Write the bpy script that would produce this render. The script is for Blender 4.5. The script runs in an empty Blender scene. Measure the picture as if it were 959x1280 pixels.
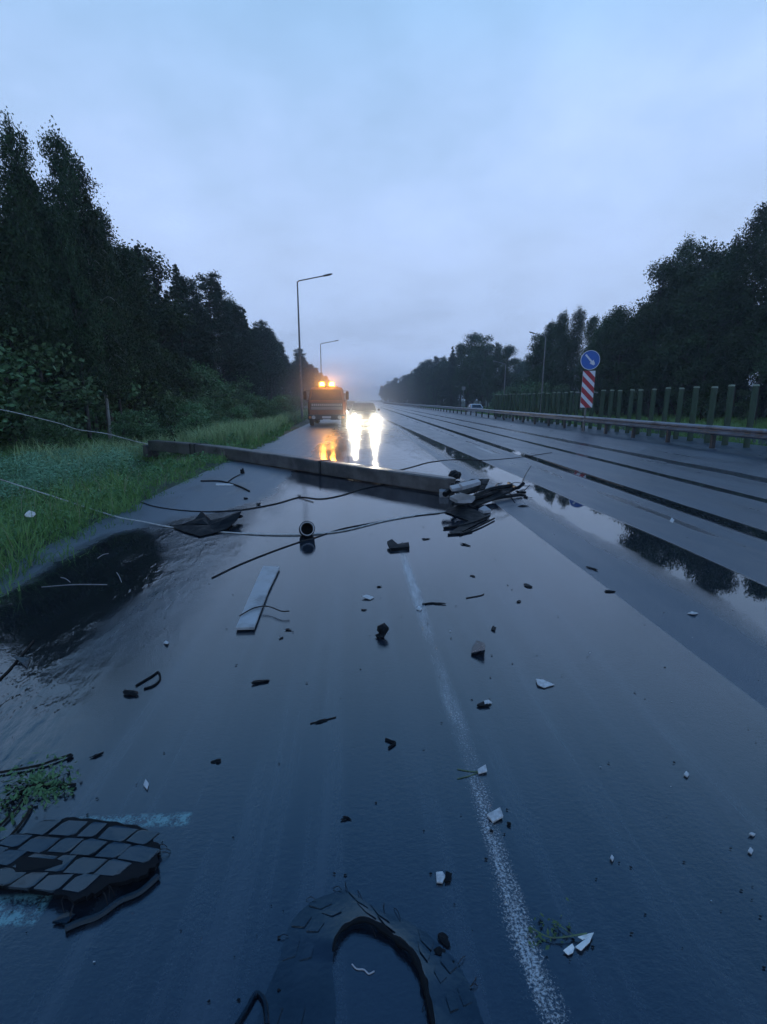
import bpy, math, random
import numpy as np
from mathutils import Vector, Matrix
random.seed(7); rng = np.random.default_rng(11)
R = math.radians
scene = bpy.context.scene
col = scene.collection

# ------------------------------------------------------------------ camera
F, CX, CY, H = 620.0, 479.5, 640.0, 1.6          # measured on the 959 x 1280 photograph
PITCH, YAW = math.atan(140/F), R(2.8)
FW = Vector((math.sin(YAW)*math.cos(PITCH), math.cos(YAW)*math.cos(PITCH), -math.sin(PITCH)))
RT = Vector((math.cos(YAW), -math.sin(YAW), 0)); UP = RT.cross(FW)
def G(px, py, z=0.0):
    """point of the plane z seen at a pixel of the photograph"""
    d = FW + RT*((px-CX)/F) - UP*((py-CY)/F)
    return Vector((0,0,H)) + d*((z-H)/d.z)
def AT(px, py, Y):
    d = FW + RT*((px-CX)/F) - UP*((py-CY)/F)
    return Vector((0,0,H)) + d*(Y/d.y)
cam = bpy.data.cameras.new('camera'); co = bpy.data.objects.new('camera', cam); col.objects.link(co)
co.matrix_world = Matrix.Translation((0,0,H)) @ Matrix((RT, UP, -FW)).transposed().to_4x4()
cam.sensor_fit = 'HORIZONTAL'; cam.sensor_width = 36; cam.lens = F/959*36
cam.clip_start = .05; cam.clip_end = 6000
scene.camera = co

# ------------------------------------------------------------------ node helpers
class X:
    """a scalar socket with arithmetic"""
    def __init__(s, nt, sock): s.nt, s.s = nt, sock
    def _m(s, op, *o):
        n = s.nt.nodes.new('ShaderNodeMath'); n.operation = op
        for i, v in enumerate((s,)+o):
            if isinstance(v, X): s.nt.links.new(v.s, n.inputs[i])
            else: n.inputs[i].default_value = v
        return X(s.nt, n.outputs[0])
    def __add__(s,o): return s._m('ADD',o)
    __radd__ = __add__
    def __sub__(s,o): return s._m('SUBTRACT',o)
    def __rsub__(s,o): return (s*-1)+o
    def __mul__(s,o): return s._m('MULTIPLY',o)
    __rmul__ = __mul__
    def __truediv__(s,o): return s._m('DIVIDE',o)
    def min(s,o): return s._m('MINIMUM',o)
    def max(s,o): return s._m('MAXIMUM',o)
    def abs(s): return s._m('ABSOLUTE')
    def step(s,a,b):
        n = s.nt.nodes.new('ShaderNodeMapRange'); n.interpolation_type = 'SMOOTHSTEP'
        s.nt.links.new(s.s, n.inputs[0])
        for i, v in enumerate((a,b)):
            if isinstance(v, X): s.nt.links.new(v.s, n.inputs[1+i])
            else: n.inputs[1+i].default_value = v
        return X(s.nt, n.outputs[0])
def band(x, a, b, sa, sb=None):
    sb = sa if sb is None else sb
    return x.step(a-sa, a+sa) * (1 - x.step(b-sb, b+sb))
def lerp(a, b, t): return a + (b-a)*t if isinstance(b, X) or isinstance(a, X) else t*(b-a) + a
def noise(nt, vec, scale, detail=3, rough=.55):
    n = nt.nodes.new('ShaderNodeTexNoise'); n.inputs['Scale'].default_value = scale
    n.inputs['Detail'].default_value = detail; n.inputs['Roughness'].default_value = rough
    if vec is not None: nt.links.new(vec, n.inputs['Vector'])
    return X(nt, n.outputs['Fac'])
def vec(nt, x, y, z=0.0):
    n = nt.nodes.new('ShaderNodeCombineXYZ')
    for i, v in enumerate((x,y,z)):
        if isinstance(v, X): nt.links.new(v.s, n.inputs[i])
        else: n.inputs[i].default_value = v
    return n.outputs[0]
def mixc(nt, fac, a, b):
    n = nt.nodes.new('ShaderNodeMix'); n.data_type = 'RGBA'
    if isinstance(fac, X): nt.links.new(fac.s, n.inputs[0])
    else: n.inputs[0].default_value = fac
    for sock, v in ((n.inputs[6], a), (n.inputs[7], b)):
        if isinstance(v, tuple): sock.default_value = (*v, 1) if len(v) == 3 else v
        else: nt.links.new(v, sock)
    return n.outputs[2]
def bump(nt, h, dist, strength=1.0):
    n = nt.nodes.new('ShaderNodeBump'); n.inputs['Distance'].default_value = dist
    if isinstance(strength, X): nt.links.new(strength.s, n.inputs['Strength'])
    else: n.inputs['Strength'].default_value = strength
    nt.links.new(h.s, n.inputs['Height']); return n.outputs[0]
def new_mat(name):
    m = bpy.data.materials.new(name); m.use_nodes = True
    return m, m.node_tree, m.node_tree.nodes['Principled BSDF']
def mat(name, c, rough=.5, metal=0.0, var=.25, scale=8.0, bmp=0.0, bscale=40.0, spec=.5, emit=None, es=0.0, dirt=None, coord='Object', tint=None):
    m, nt, b = new_mat(name)
    tc = nt.nodes.new('ShaderNodeTexCoord')
    n = noise(nt, tc.outputs[coord], scale, 4)
    t = n.step(.3, .7)
    lo = tuple(v*(1-var) for v in c); hi = tuple(min(1, v*(1+var)) for v in c)
    cc = mixc(nt, t, lo, hi)
    if dirt:
        d = noise(nt, tc.outputs[coord], scale*.4, 6, .65).step(.5, .68)
        cc = mixc(nt, d, cc, dirt)
    nt.links.new(cc, b.inputs['Base Color'])
    r = lerp(rough*.75, min(1, rough*1.2), t); nt.links.new(r.s, b.inputs['Roughness'])
    b.inputs['Metallic'].default_value = metal; b.inputs['Specular IOR Level'].default_value = spec
    if tint: b.inputs['Specular Tint'].default_value = (*tint, 1)
    if bmp: nt.links.new(bump(nt, noise(nt, tc.outputs[coord], bscale, 4), bmp), b.inputs['Normal'])
    if emit:
        b.inputs['Emission Color'].default_value = (*emit, 1); b.inputs['Emission Strength'].default_value = es
    return m

# ------------------------------------------------------------------ mesh helpers
class MB:
    def __init__(s): s.v, s.f = [], []
    def add(s, vs, fs):
        o = len(s.v); s.v += [tuple(v) for v in vs]; s.f += [tuple(o+i for i in f) for f in fs]; return s
    def box(s, lo, hi, M=None, bev=0.0):
        x0,y0,z0 = lo; x1,y1,z1 = hi
        if bev <= 0:
            vs = [(x,y,z) for z in (z0,z1) for x,y in ((x0,y0),(x1,y0),(x1,y1),(x0,y1))]
            fs = [(3,2,1,0),(4,5,6,7),(0,1,5,4),(1,2,6,5),(2,3,7,6),(3,0,4,7)]
        else:
            b = bev; vs = []; fs = []
            def ring(i, z):
                return [(x0+b+i,y0+i,z),(x1-b-i,y0+i,z),(x1-i,y0+b+i,z),(x1-i,y1-b-i,z),(x1-b-i,y1-i,z),(x0+b+i,y1-i,z),(x0+i,y1-b-i,z),(x0+i,y0+b+i,z)]
            for i, z in ((b,z0),(0,z0+b),(0,z1-b),(b,z1)): vs += ring(i, z)
            for k in range(3):
                for j in range(8): fs.append((k*8+j, k*8+(j+1)%8, k*8+8+(j+1)%8, k*8+8+j))
            fs += [tuple(range(7,-1,-1)), tuple(range(24,32))]
        if M is not None: vs = [M @ Vector(v) for v in vs]
        return s.add(vs, fs)
    def tube(s, pts, r, n=8, cap=True):
        pts = [Vector(p) for p in pts]; rs = r if isinstance(r, (list,tuple)) else [r]*len(pts)
        vs = []; ref = None
        for i, p in enumerate(pts):
            t = (pts[min(i+1,len(pts)-1)] - pts[max(i-1,0)])
            t = t.normalized() if t.length > 1e-9 else Vector((0,0,1))
            if ref is None: ref = Vector((0,0,1)) if abs(t.z) < .9 else Vector((1,0,0))
            a = t.cross(ref); a = a.normalized() if a.length > 1e-6 else t.orthogonal().normalized()
            b = t.cross(a); ref = -b if b.dot(ref) < 0 else b
            for k in range(n):
                w = 2*math.pi*k/n; vs.append(p + (a*math.cos(w)+b*math.sin(w))*rs[i])
        fs = [(i*n+k, i*n+(k+1)%n, (i+1)*n+(k+1)%n, (i+1)*n+k) for i in range(len(pts)-1) for k in range(n)]
        if cap: fs += [tuple(range(n-1,-1,-1)), tuple(range((len(pts)-1)*n, len(pts)*n))]
        return s.add(vs, fs)
    def lathe(s, prof, M=None, n=24, close=False):
        vs = [(r*math.cos(2*math.pi*k/n), r*math.sin(2*math.pi*k/n), z) for r, z in prof for k in range(n)]
        m = len(prof)
        fs = [(i*n+k, i*n+(k+1)%n, ((i+1)%m)*n+(k+1)%n, ((i+1)%m)*n+k) for i in range(m if close else m-1) for k in range(n)]
        if not close: fs += [tuple(range(n-1,-1,-1)), tuple(range((m-1)*n, m*n))]
        if M is not None: vs = [M @ Vector(v) for v in vs]
        return s.add(vs, fs)
    def prism(s, base, top):
        n = len(base)
        return s.add(list(base)+list(top), [tuple(range(n-1,-1,-1)), tuple(range(n,2*n))] + [(i,(i+1)%n,n+(i+1)%n,n+i) for i in range(n)])
    def loft(s, rings, cap=True):
        n = len(rings[0]); vs = [v for r in rings for v in r]
        fs = [(i*n+k, i*n+(k+1)%n, (i+1)*n+(k+1)%n, (i+1)*n+k) for i in range(len(rings)-1) for k in range(n)]
        if cap: fs += [tuple(range(n-1,-1,-1)), tuple(range((len(rings)-1)*n, len(rings)*n))]
        return s.add(vs, fs)
    def mesh(s, name, m, smooth=False):
        me = bpy.data.meshes.new(name); me.from_pydata([tuple(v) for v in s.v], [], s.f)
        if m: me.materials.append(m)
        import bmesh
        bm = bmesh.new(); bm.from_mesh(me); bmesh.ops.recalc_face_normals(bm, faces=bm.faces); bm.to_mesh(me); bm.free()
        if smooth: me.polygons.foreach_set('use_smooth', [True]*len(me.polygons))
        me.update(); return me
    def build(s, name, m, parent=None, smooth=False, sharp=None):
        o = link(name, s.mesh(name, m, smooth), parent)
        if smooth and sharp: o.data.set_sharp_from_angle(angle=R(sharp))
        return o
def link(name, data, parent=None):
    o = bpy.data.objects.new(name, data); col.objects.link(o)
    if parent is not None: o.parent = parent
    return o
def tag(o, label, cat, group=None):
    o['label'] = label; o['category'] = cat
    if group: o['group'] = group
    return o
def thing(name, label, cat, loc=(0,0,0), rz=0.0, group=None):
    o = link(name, None); o.location = loc; o.rotation_euler = (0,0,rz)
    return tag(o, label, cat, group)
def kind(o, k): o['kind'] = k; return o
def dup(root, loc, rz=0.0, scale=None, label=None, group=None):
    r = root.copy(); col.objects.link(r); r.location = loc; r.rotation_euler = (0,0,rz)
    if scale: r.scale = scale
    if label: r['label'] = label
    if group: r['group'] = group
    for ch in root.children:
        c = ch.copy(); col.objects.link(c); c.parent = r
        for g in ch.children:
            d = g.copy(); col.objects.link(d); d.parent = c
    return r
def np_mesh(name, V, nper, m, smooth=False):
    """mesh of separate n-gons from an array (count*nper, 3)"""
    n = len(V)//nper; me = bpy.data.meshes.new(name)
    me.vertices.add(len(V)); me.vertices.foreach_set('co', np.ascontiguousarray(V, dtype=np.float32).ravel())
    me.loops.add(len(V)); me.loops.foreach_set('vertex_index', np.arange(len(V), dtype=np.int32))
    me.polygons.add(n); me.polygons.foreach_set('loop_start', np.arange(n, dtype=np.int32)*nper)
    me.materials.append(m); me.update(calc_edges=True); return me
def catmull(pts, sub=6):
    P = [Vector(p) for p in pts]; P = [P[0]*2-P[1]] + P + [P[-1]*2-P[-2]]; out = []
    for i in range(1, len(P)-2):
        for k in range(sub):
            t = k/sub; a,b,c,d = P[i-1:i+3]
            out.append(.5*((2*b)+(c-a)*t+(2*a-5*b+4*c-d)*t*t+(3*b-a-3*c+d)*t**3))
    return out + [P[-2]]

# ------------------------------------------------------------------ world and light
SUN_EL, SUN_AZ = R(9), R(205)                       # low, behind the photographer, hidden by cloud
w = bpy.data.worlds.new('World'); scene.world = w; w.use_nodes = True
nt = w.node_tree; bg = nt.nodes['Background']
sky = nt.nodes.new('ShaderNodeTexSky'); sky.sky_type = 'NISHITA'; sky.sun_disc = False
sky.sun_elevation = SUN_EL; sky.sun_rotation = SUN_AZ; sky.air_density = 1.5; sky.ozone_density = 4
tc = nt.nodes.new('ShaderNodeTexCoord'); sp = nt.nodes.new('ShaderNodeSeparateXYZ'); nt.links.new(tc.outputs['Generated'], sp.inputs[0])
dx, dy, dz = (X(nt, sp.outputs[i]) for i in range(3))
k = dz.max(0.0) + .22
cv = vec(nt, dx/k, dy/k, 0.3)
big = noise(nt, cv, .75, 5, .55); fine = noise(nt, cv, 2.6, 5, .6)
rp = nt.nodes.new('ShaderNodeValToRGB'); nt.links.new(dz.s, rp.inputs[0])
el = rp.color_ramp.elements
stops = [(0.0,(.48,.61,.93)), (.06,(.54,.69,1.03)), (.25,(.54,.71,1.05)), (.42,(.45,.66,1.0)), (.56,(.36,.60,.94)), (.68,(.16,.40,.80)), (.80,(.085,.24,.57)), (1.0,(.055,.18,.48))]
while len(el) < len(stops): el.new(.5)
for e, (p_, c_) in zip(el, stops): e.position = p_; e.color = (*c_, 1)
cl = (big-.5)*.85 + (fine-.5)*.36 + 1.0
warm = mixc(nt, ((big*.6+fine*.4).step(.45,.66)*.75)*(1-dz.step(.38,.56)), rp.outputs[0], (.50,.66,1.03))
vm = nt.nodes.new('ShaderNodeVectorMath'); vm.operation = 'SCALE'; nt.links.new(warm, vm.inputs[0]); nt.links.new((cl*10.0).s, vm.inputs[3])
nt.links.new(mixc(nt, .06, vm.outputs[0], sky.outputs[0]), bg.inputs['Color'])
bg.inputs['Strength'].default_value = .1
sl = bpy.data.lights.new('sun', 'SUN'); sl.energy = .08; sl.angle = R(25); sl.color = (1,.93,.85)
so = link('sun', sl); so.rotation_euler = (R(90)-SUN_EL, 0, R(180)-SUN_AZ)

# ------------------------------------------------------------------ materials
def road_material():
    m, nt, b = new_mat('wet_asphalt')
    g = nt.nodes.new('ShaderNodeNewGeometry'); s = nt.nodes.new('ShaderNodeSeparateXYZ'); nt.links.new(g.outputs['Position'], s.inputs[0])
    x, y = X(nt, s.outputs[0]), X(nt, s.outputs[1]); pos = g.outputs['Position']
    wob = (noise(nt, vec(nt, x*.6, y*.22), 1.0, 5, .6)-.5)*.5 + (noise(nt, vec(nt, x*3, y*1.3), 1.0, 4, .6)-.5)*.22
    xs = x + wob
    drift = (y-5).max(0.0)*.033
    xd = x + drift
    rutA = band(xd + wob*.12, 2.9, 3.56, .015, .03)
    rutA = (1-(xd + wob*.1).step(3.555, 3.60)) * (xs + drift*.6).step(2.55, 3.0)
    rutB = band(x + wob*.15, 4.72, 5.06, .06, .03)
    rutC = band(x + wob*.18, 6.48, 6.72, .07, .04)
    rutD = band(x + wob*.3, 8.1, 8.5, .15)
    rutE = band(x + wob*.25, 4.22, 4.34, .06) * noise(nt, vec(nt, x*2, y*.5), 1.0, 3).step(.45,.6)
    lane = 1 - x.step(2.13, 2.16)
    mid = band(x + wob*.5, -1.1, 2.6, .35, .05)
    # standing water on the left shoulder
    pud = (1-(xs+(y-4.6).max(0.0)*.55).step(-1.95, -1.7)) * (x + wob*.25).step(-3.05, -2.93) * (1-(y+wob).step(5.9, 6.4))
    pud2 = (1-xs.step(-1.5, -1.1)) * (1-(y+wob*.8).step(2.6, 3.2))
    isl = noise(nt, vec(nt, x*2.6, y*1.1), 1.0, 6, .7).step(.30,.46)
    pud = pud*(isl*.55+.45)
    pool = pud.max(pud2*.8*isl)
    far = noise(nt, vec(nt, x*.5, y*.12), 1.0, 5, .6).step(.42, .62)
    water = rutA.max(rutB).max(rutC*.9).max(rutD*.6).max(rutE*.6).max(pool)
    # roughness: film of water in the lane, drained coarse stone to the right
    patch = noise(nt, vec(nt, x*1.6, y*.45), 1.0, 6, .62)
    r_lane = patch.step(.44,.74)*.12 + .028 + y.step(11,24)*.20
    r_left = patch.step(.36,.66)*.17 + .16 + y.step(10,24)*.1
    r_right = patch.step(.3,.7)*.12 + .27
    r_lane = lerp(r_left, r_lane, (x+wob).step(-1.9,-.7))
    streak = noise(nt, vec(nt, x*5.5, y*.22), 1.0, 5, .65)
    r_lane = r_lane + ((streak-.56)*.30).max(0.0)*(x+wob).step(-2.6,-.6)
    r_lane = r_lane.max(.02)
    r = lerp(r_right, r_lane, lane)
    silt = (1-(x+wob*.75+(noise(nt, pos, 5, 5, .68)-.5)*.5 - y.step(5.6,8.5)*1.5).step(-3.20,-2.90)) * (noise(nt, vec(nt, x*2.5, y*.9), 1.0, 5, .65).step(.30,.52)*.55+.45) * (1-y.step(30,50))
    silt = silt*(1-rutA)
    r = lerp(r, .44, silt)
    r = lerp(r, 0.02, water)
    nt.links.new(r.s, b.inputs['Roughness'])
    # colour
    stone = noise(nt, pos, 160, 2, .6)
    base = mixc(nt, stone.step(.35,.7), (.005,.009,.015), (.015,.021,.032))
    base = mixc(nt, patch.step(.35,.75)*.5, base, (.028,.034,.044))
    base = mixc(nt, streak.step(.44,.70)*.7, base, (.046,.055,.068))
    base = mixc(nt, 1-lane, base, mixc(nt, stone.step(.35,.7), (.022,.033,.048), (.058,.080,.112)))
    base = mixc(nt, water*.8, base, (.012,.014,.014))
    base = mixc(nt, silt*(stone*.5+.5), base, (.105,.125,.150))
    # worn paint: lane line, far dashes, remains of an older mark on the shoulder
    grain = noise(nt, pos, 112, 4, .75); wearN = noise(nt, vec(nt, x*5, y*1.2), 1.0, 4, .6)
    xl = (x + (wob*.06) - .5 + (y-1).max(0.0)*.012).abs()
    core = 1 - xl.step(.012, .075)
    fade = 1 - y.step(4.6, 5.4)
    lm = (grain + core*.20 + (wearN-.5)*.66 + y.step(1.6,4.0)*.03).step(.66,.86) * (1-xl.step(.06,.11)) * fade
    lm = lm.max((1-xl.step(.015,.06))*wearN.step(.25,.6)*.34*y.step(1.5,2.6)*fade)
    dash = (1-((x-4.12).abs()).step(.05,.08)) * ((y-16.2)._m('PINGPONG', 6.0) - 1.2)._m('LESS_THAN', 0.0) * y.step(10,12)
    def rect(cx_, cy_, hx, hy, a):
        ca, sa = math.cos(a), math.sin(a); u = (x-cx_)*ca + (y-cy_)*sa; v = (y-cy_)*ca - (x-cx_)*sa
        return (1-u.abs().step(hx-.01,hx+.01))*(1-v.abs().step(hy-.01,hy+.01))
    old = rect(-.9,1.665,.22,.03,0.0).max(rect(-1.2,1.33,.17,.05,0.0))
    old = old * (grain*.5 + noise(nt, pos, 22, 3)*.5).step(.43,.58)
    base = mixc(nt, lm, base, (.44,.46,.47))
    base = mixc(nt, dash*.5, base, (.5,.5,.5))
    base = mixc(nt, old*.75, base, (.16,.33,.33))
    nt.links.new(base, b.inputs['Base Color'])
    b.inputs['IOR'].default_value = 1.86; b.inputs['Specular Tint'].default_value = (.64,.87,1.0,1)
    # relief
    agg = nt.nodes.new('ShaderNodeTexVoronoi'); agg.inputs['Scale'].default_value = 110; nt.links.new(pos, agg.inputs['Vector'])
    ag = X(nt, agg.outputs['Distance'])
    dry = (1-water) * (1 - lane*.90)
    rip_m = ((1-(x+wob).step(-1.9,-.9)) * (1-(y).step(5.5,7.5)) * noise(nt, vec(nt, x*1.3, y*.8), 1.0, 3).step(.38,.62))
    rip = noise(nt, vec(nt, x*17 + y*3.5, y*5.2 - x*2), 1.0, 3, .5)
    calm = pud*(1-xs.step(-2.35,-1.85))
    rip_m = rip_m*(1-calm*.93)
    soft = noise(nt, vec(nt, x*2.2, y*.9), 1.0, 3)
    h = ag*dry*.38 + rip*rip_m*2.6 + soft*(.12) + lm*.15 + ((grain-.5)*.10 + (noise(nt, pos, 48, 4, .7)-.5)*.30)*(1-water)*lane*(1-y.step(2.5,6)*.97)
    nt.links.new(bump(nt, h, .004, 1.0), b.inputs['Normal'])
    return m
def ground_material():
    m, nt, b = new_mat('soil_and_turf')
    g = nt.nodes.new('ShaderNodeNewGeometry'); pos = g.outputs['Position']
    n1 = noise(nt, pos, .5, 6, .6); n2 = noise(nt, pos, 9, 5, .65)
    c = mixc(nt, n1.step(.35,.65), (.02,.042,.02), (.05,.09,.04))
    c = mixc(nt, n2.step(.45,.7)*.7, c, (.022,.02,.014))
    nt.links.new(c, b.inputs['Base Color']); b.inputs['Roughness'].default_value = .8
    nt.links.new(bump(nt, n2, .06), b.inputs['Normal'])
    return m
def leaf_mat(name, lo, hi, rough=.55, scale=.9):
    m, nt, b = new_mat(name)
    g = nt.nodes.new('ShaderNodeNewGeometry'); oi = nt.nodes.new('ShaderNodeObjectInfo')
    n = noise(nt, g.outputs['Position'], scale, 4, .6)
    f = (n.step(.3,.7)*.6 + X(nt, g.outputs['Random Per Island'])*.4)
    c = mixc(nt, f, lo, hi)
    hs = nt.nodes.new('ShaderNodeHueSaturation'); nt.links.new(c, hs.inputs['Color'])
    nt.links.new((X(nt, oi.outputs['Random'])*.5 + .75).s, hs.inputs['Value'])
    nt.links.new((X(nt, oi.outputs['Random'])*.04 + .48).s, hs.inputs['Hue'])
    nt.links.new(hs.outputs[0], b.inputs['Base Color'])
    b.inputs['Roughness'].default_value = rough; b.inputs['Specular IOR Level'].default_value = .10
    return m
M = dict(
    road=road_material(), ground=ground_material(),
    birch=leaf_mat('birch_leaves', (.022,.042,.020), (.055,.095,.042)),
    spruce=leaf_mat('spruce_needles', (.016,.032,.020), (.036,.062,.036)),
    pine=leaf_mat('pine_needles', (.020,.036,.024), (.042,.066,.040)),
    broad=leaf_mat('broad_leaves', (.022,.042,.018), (.055,.092,.038)),
    shrub=leaf_mat('shrub_leaves', (.055,.12,.05), (.14,.24,.11), .5, 1.5),
    grass=leaf_mat('grass_blades', (.07,.165,.045), (.19,.32,.11), .5, 1.2),
    weed=leaf_mat('weed_leaves', (.055,.145,.055), (.15,.31,.14), .5, .45),
    bark=mat('bark', (.035,.03,.026), .9, var=.4, scale=6, bmp=.02),
    birchbark=mat('grey_bark', (.06,.06,.055), .8, var=.3, scale=3, dirt=(.02,.02,.02)),
    palebark=mat('birch_bark', (.26,.26,.24), .8, var=.3, scale=1.2, dirt=(.02,.02,.02)),
    concrete=mat('wet_concrete', (.085,.08,.078), .38, var=.45, scale=3, bmp=.010, bscale=35, dirt=(.04,.042,.045)),
    slab=mat('broken_concrete', (.33,.33,.34), .5, var=.2, scale=14, bmp=.004, bscale=90),
    black=mat('black_plastic', (.006,.0065,.008), .6, var=.3, scale=10, spec=.14, tint=(.6,.85,1)),
    rubber=mat('black_rubber', (.003,.007,.014), .26, var=.35, scale=9, bmp=.0008, bscale=90, spec=.45, tint=(.6,.86,1)),
    wetrubber=mat('wet_rubber_sheet', (.007,.012,.020), .20, var=.4, scale=7, bmp=.0012, bscale=60, spec=.85, tint=(.6,.86,1)),
    rim=mat('black_ring_edge', (.34,.35,.37), .4),
    cable=mat('cable_sheath', (.012,.012,.014), .5, spec=.25),
    palewire=mat('bare_wire', (.42,.43,.42), .45),
    plank=mat('pale_grey_panel', (.34,.36,.37), .45, var=.14, scale=7, dirt=(.20,.21,.21)),
    white=mat('white_shard', (.46,.47,.47), .5, var=.25, scale=60),
    paper=mat('white_paper', (.70,.71,.68), .7, var=.12, scale=25),
    wood=mat('dark_wet_twig', (.014,.012,.010), .7, var=.4, scale=20, spec=.2),
    stem=mat('green_stem', (.07,.12,.05), .5, var=.3, scale=20),
    galv=mat('galvanised_steel', (.12,.15,.19), .42, metal=.2, var=.3, scale=3, dirt=(.065,.075,.085)),
    post=mat('rail_post', (.02,.02,.023), .6, var=.3, scale=6),
    lampgrey=mat('lamp_grey', (.16,.165,.17), .5, metal=.3),
    green=mat('green_blade', (.020,.050,.024), .6, var=.4, scale=3, dirt=(.018,.03,.02)),
    greentop=mat('green_blade_cap', (.20,.25,.19), .5, var=.2),
    blue=mat('sign_blue', (.012,.10,.42), .4, var=.08),
    signwhite=mat('sign_white', (.62,.66,.72), .4, var=.05),
    signred=mat('sign_red', (.36,.018,.03), .4, var=.1),
    orange=mat('truck_orange', (.17,.05,.022), .45, var=.2, scale=2, dirt=(.12,.05,.03)),
    chassis=mat('truck_chassis', (.03,.03,.032), .6, var=.3),
    glass=mat('dark_glass', (.02,.022,.026), .08, var=.1),
    pale=mat('pale_trim', (.55,.55,.54), .45, var=.1),
    tyre=mat('tyre', (.018,.018,.019), .7, var=.3),
    wheel=mat('wheel_steel', (.22,.22,.23), .5, metal=.4),
    carblack=mat('car_dark_paint', (.03,.032,.036), .22, var=.1),
    carsilver=mat('car_silver_paint', (.42,.44,.47), .25, metal=.3, var=.06),
    head=mat('headlight_lit', (.9,.9,.85), .2, emit=(1,.88,.68), es=240),
    headoff=mat('headlight_unlit', (.5,.5,.5), .15),
    amber=mat('beacon_amber', (.9,.35,.05), .2, emit=(1,.36,.03), es=38),
    tail=mat('tail_lamp_lit', (.6,.03,.02), .3, emit=(1,.12,.10), es=14),
    lens=mat('tail_lens', (.25,.02,.02), .3),
)

# ------------------------------------------------------------------ ground and road
def hills(x, y):
    return .10*math.sin(x*.9+y*.31)+.07*math.sin(x*2.1-y*.77+1)+.05*math.sin(x*.37+y*1.7)
def hgt(x, y):
    e = lambda t: max(0.0, min(1.0, t))**2*(3-2*max(0.0, min(1.0, t)))
    if x < -3.3:
        t = -3.3 - x
        return -.03 + .07*e(t/.5)*(1-e((t-.6)/1.0)) - .42*e((t-1.0)/3.2) + .5*e((t-6)/9) + hills(x,y)*e((t-.3)/2.5)
    if x > 14.35:
        t = x - 14.35
        if y > 1:
            return -.03 - .36*e(t/2.2) + .25*e((t-12.2)/5) + 1.2*e((t-20)/12) + hills(x,y)*(e(t/2)*(1-e((t-1.6)/.9)) + e((t-11.5)/3))*.6
    return -.03
xs = [-2600,-900,-300,-120,-70] + list(np.arange(-46,-13,2.2)) + list(np.arange(-13,-6,.55)) + list(np.arange(-6,-3,.14)) + [-2.6,0,4,8,12,12.6,14] + list(np.arange(14.4,18,.5)) + list(np.arange(18,46,2.0)) + [70,120,300,900,2600]
ys = [-2600,-600,-100,-30,-12] + list(np.arange(-5,26,.3)) + list(np.arange(26,70,1.2)) + list(np.arange(70,200,5)) + list(np.arange(200,620,25)) + [800,1300,2600]
b = MB(); nx = len(xs)
b.v = [(x,y,hgt(x,y)) for y in ys for x in xs]
b.f = [(j*nx+i, j*nx+i+1, (j+1)*nx+i+1, (j+1)*nx+i) for j in range(len(ys)-1) for i in range(nx-1)]
kind(b.build('ground', M['ground'], smooth=True), 'structure')

def left_edge(y):
    pts = [(-6,-3.5),(4.7,-3.44),(6.1,-3.6),(7.4,-3.68),(9.8,-3.85),(13,-3.8),(18.5,-3.7),(30,-4.3),(42,-4.7),(900,-4.8)]
    for (a,p),(c,q) in zip(pts, pts[1:]):
        if y <= c: return p+(q-p)*(y-a)/(c-a)
    return -4.8
b = MB(); yy = list(np.arange(-6,30,.18)) + list(np.arange(30,120,1.5)) + list(np.arange(120,900,20))
for y in yy:
    x0 = left_edge(y) + (.07*math.sin(y*2.3)+.05*math.sin(y*5.1+1)+.04*math.sin(y*11.3) if y < 60 else 0) - .12
    b.v += [(x0,y,0),(-2.4,y,.0),(2.15,y,0),(7.5,y,0),(14.5,y,0)]
b.f = [(j*5+i, j*5+i+1, (j+1)*5+i+1, (j+1)*5+i) for j in range(len(yy)-1) for i in range(4)]
kind(b.build('road', M['road']), 'structure')
b = MB(); b.v = [(16.6,-20,-.34),(24.6,-20,-.34),(24.6,900,-.34),(16.6,900,-.34)]; b.f = [(0,1,2,3)]
m2 = mat('far_wet_asphalt', (.05,.052,.058), .3, var=.2, scale=.6, bmp=.004, bscale=60)
kind(b.build('road', m2), 'structure')

# ------------------------------------------------------------------ grass and weeds
def blades(n, xf, hmin, hmax, wmin, wmax, lean=.5):
    x, y = xf(n); n = len(x)
    z = np.array([hgt(a,c) for a,c in zip(x,y)])
    d = np.hypot(x,y)
    h = rng.uniform(hmin,hmax,n)*np.where((x < 0) & (x/y > -.46) & (y > 8.5) & (y < 17.5), .5, 1.0); wd = rng.uniform(wmin,wmax,n)*np.clip(d/9,.8,6)
    a = rng.uniform(0,2*np.pi,n); l = rng.uniform(0,lean,n)*h; t = rng.uniform(0,2*np.pi,n)
    base = np.stack([x,y,z-.03],1); side = np.stack([np.cos(a),np.sin(a),0*a],1)*wd[:,None]
    bend = np.stack([np.cos(t),np.sin(t),0*t],1)
    m_ = base + bend*(l*.35)[:,None] + np.array([0,0,1])*(h*.6)[:,None]
    tip = base + bend*l[:,None] + np.array([0,0,1])*(h*(1-.25*lean*rng.random(n)))[:,None]
    V = np.stack([base-side, base+side, m_+side*.8, m_-side*.8, m_-side*.8, m_+side*.8, tip+side*.12, tip-side*.12],1).reshape(-1,3)
    return V
def verge_pts(n):
    u = rng.random(n); y = 2.6 + 60*u**2.1; t = rng.random(n)**1.25*12
    x = np.array([left_edge(v) for v in y]) + .16 + .14*np.sin(y*1.9+.5*np.sin(y*.7)) + .09*np.sin(y*5.3+1) + .06*np.sin(y*13) - t
    keep = (x/y > -.95) & (x > -14)
    return x[keep], y[keep]
def right_pts(n):
    u = rng.random(n); y = 12 + 110*u**1.5; x = np.where(rng.random(n) < .12, 14.6 + 1.6*rng.random(n), 25 + 10*rng.random(n)**1.1)
    return x, y
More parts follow.
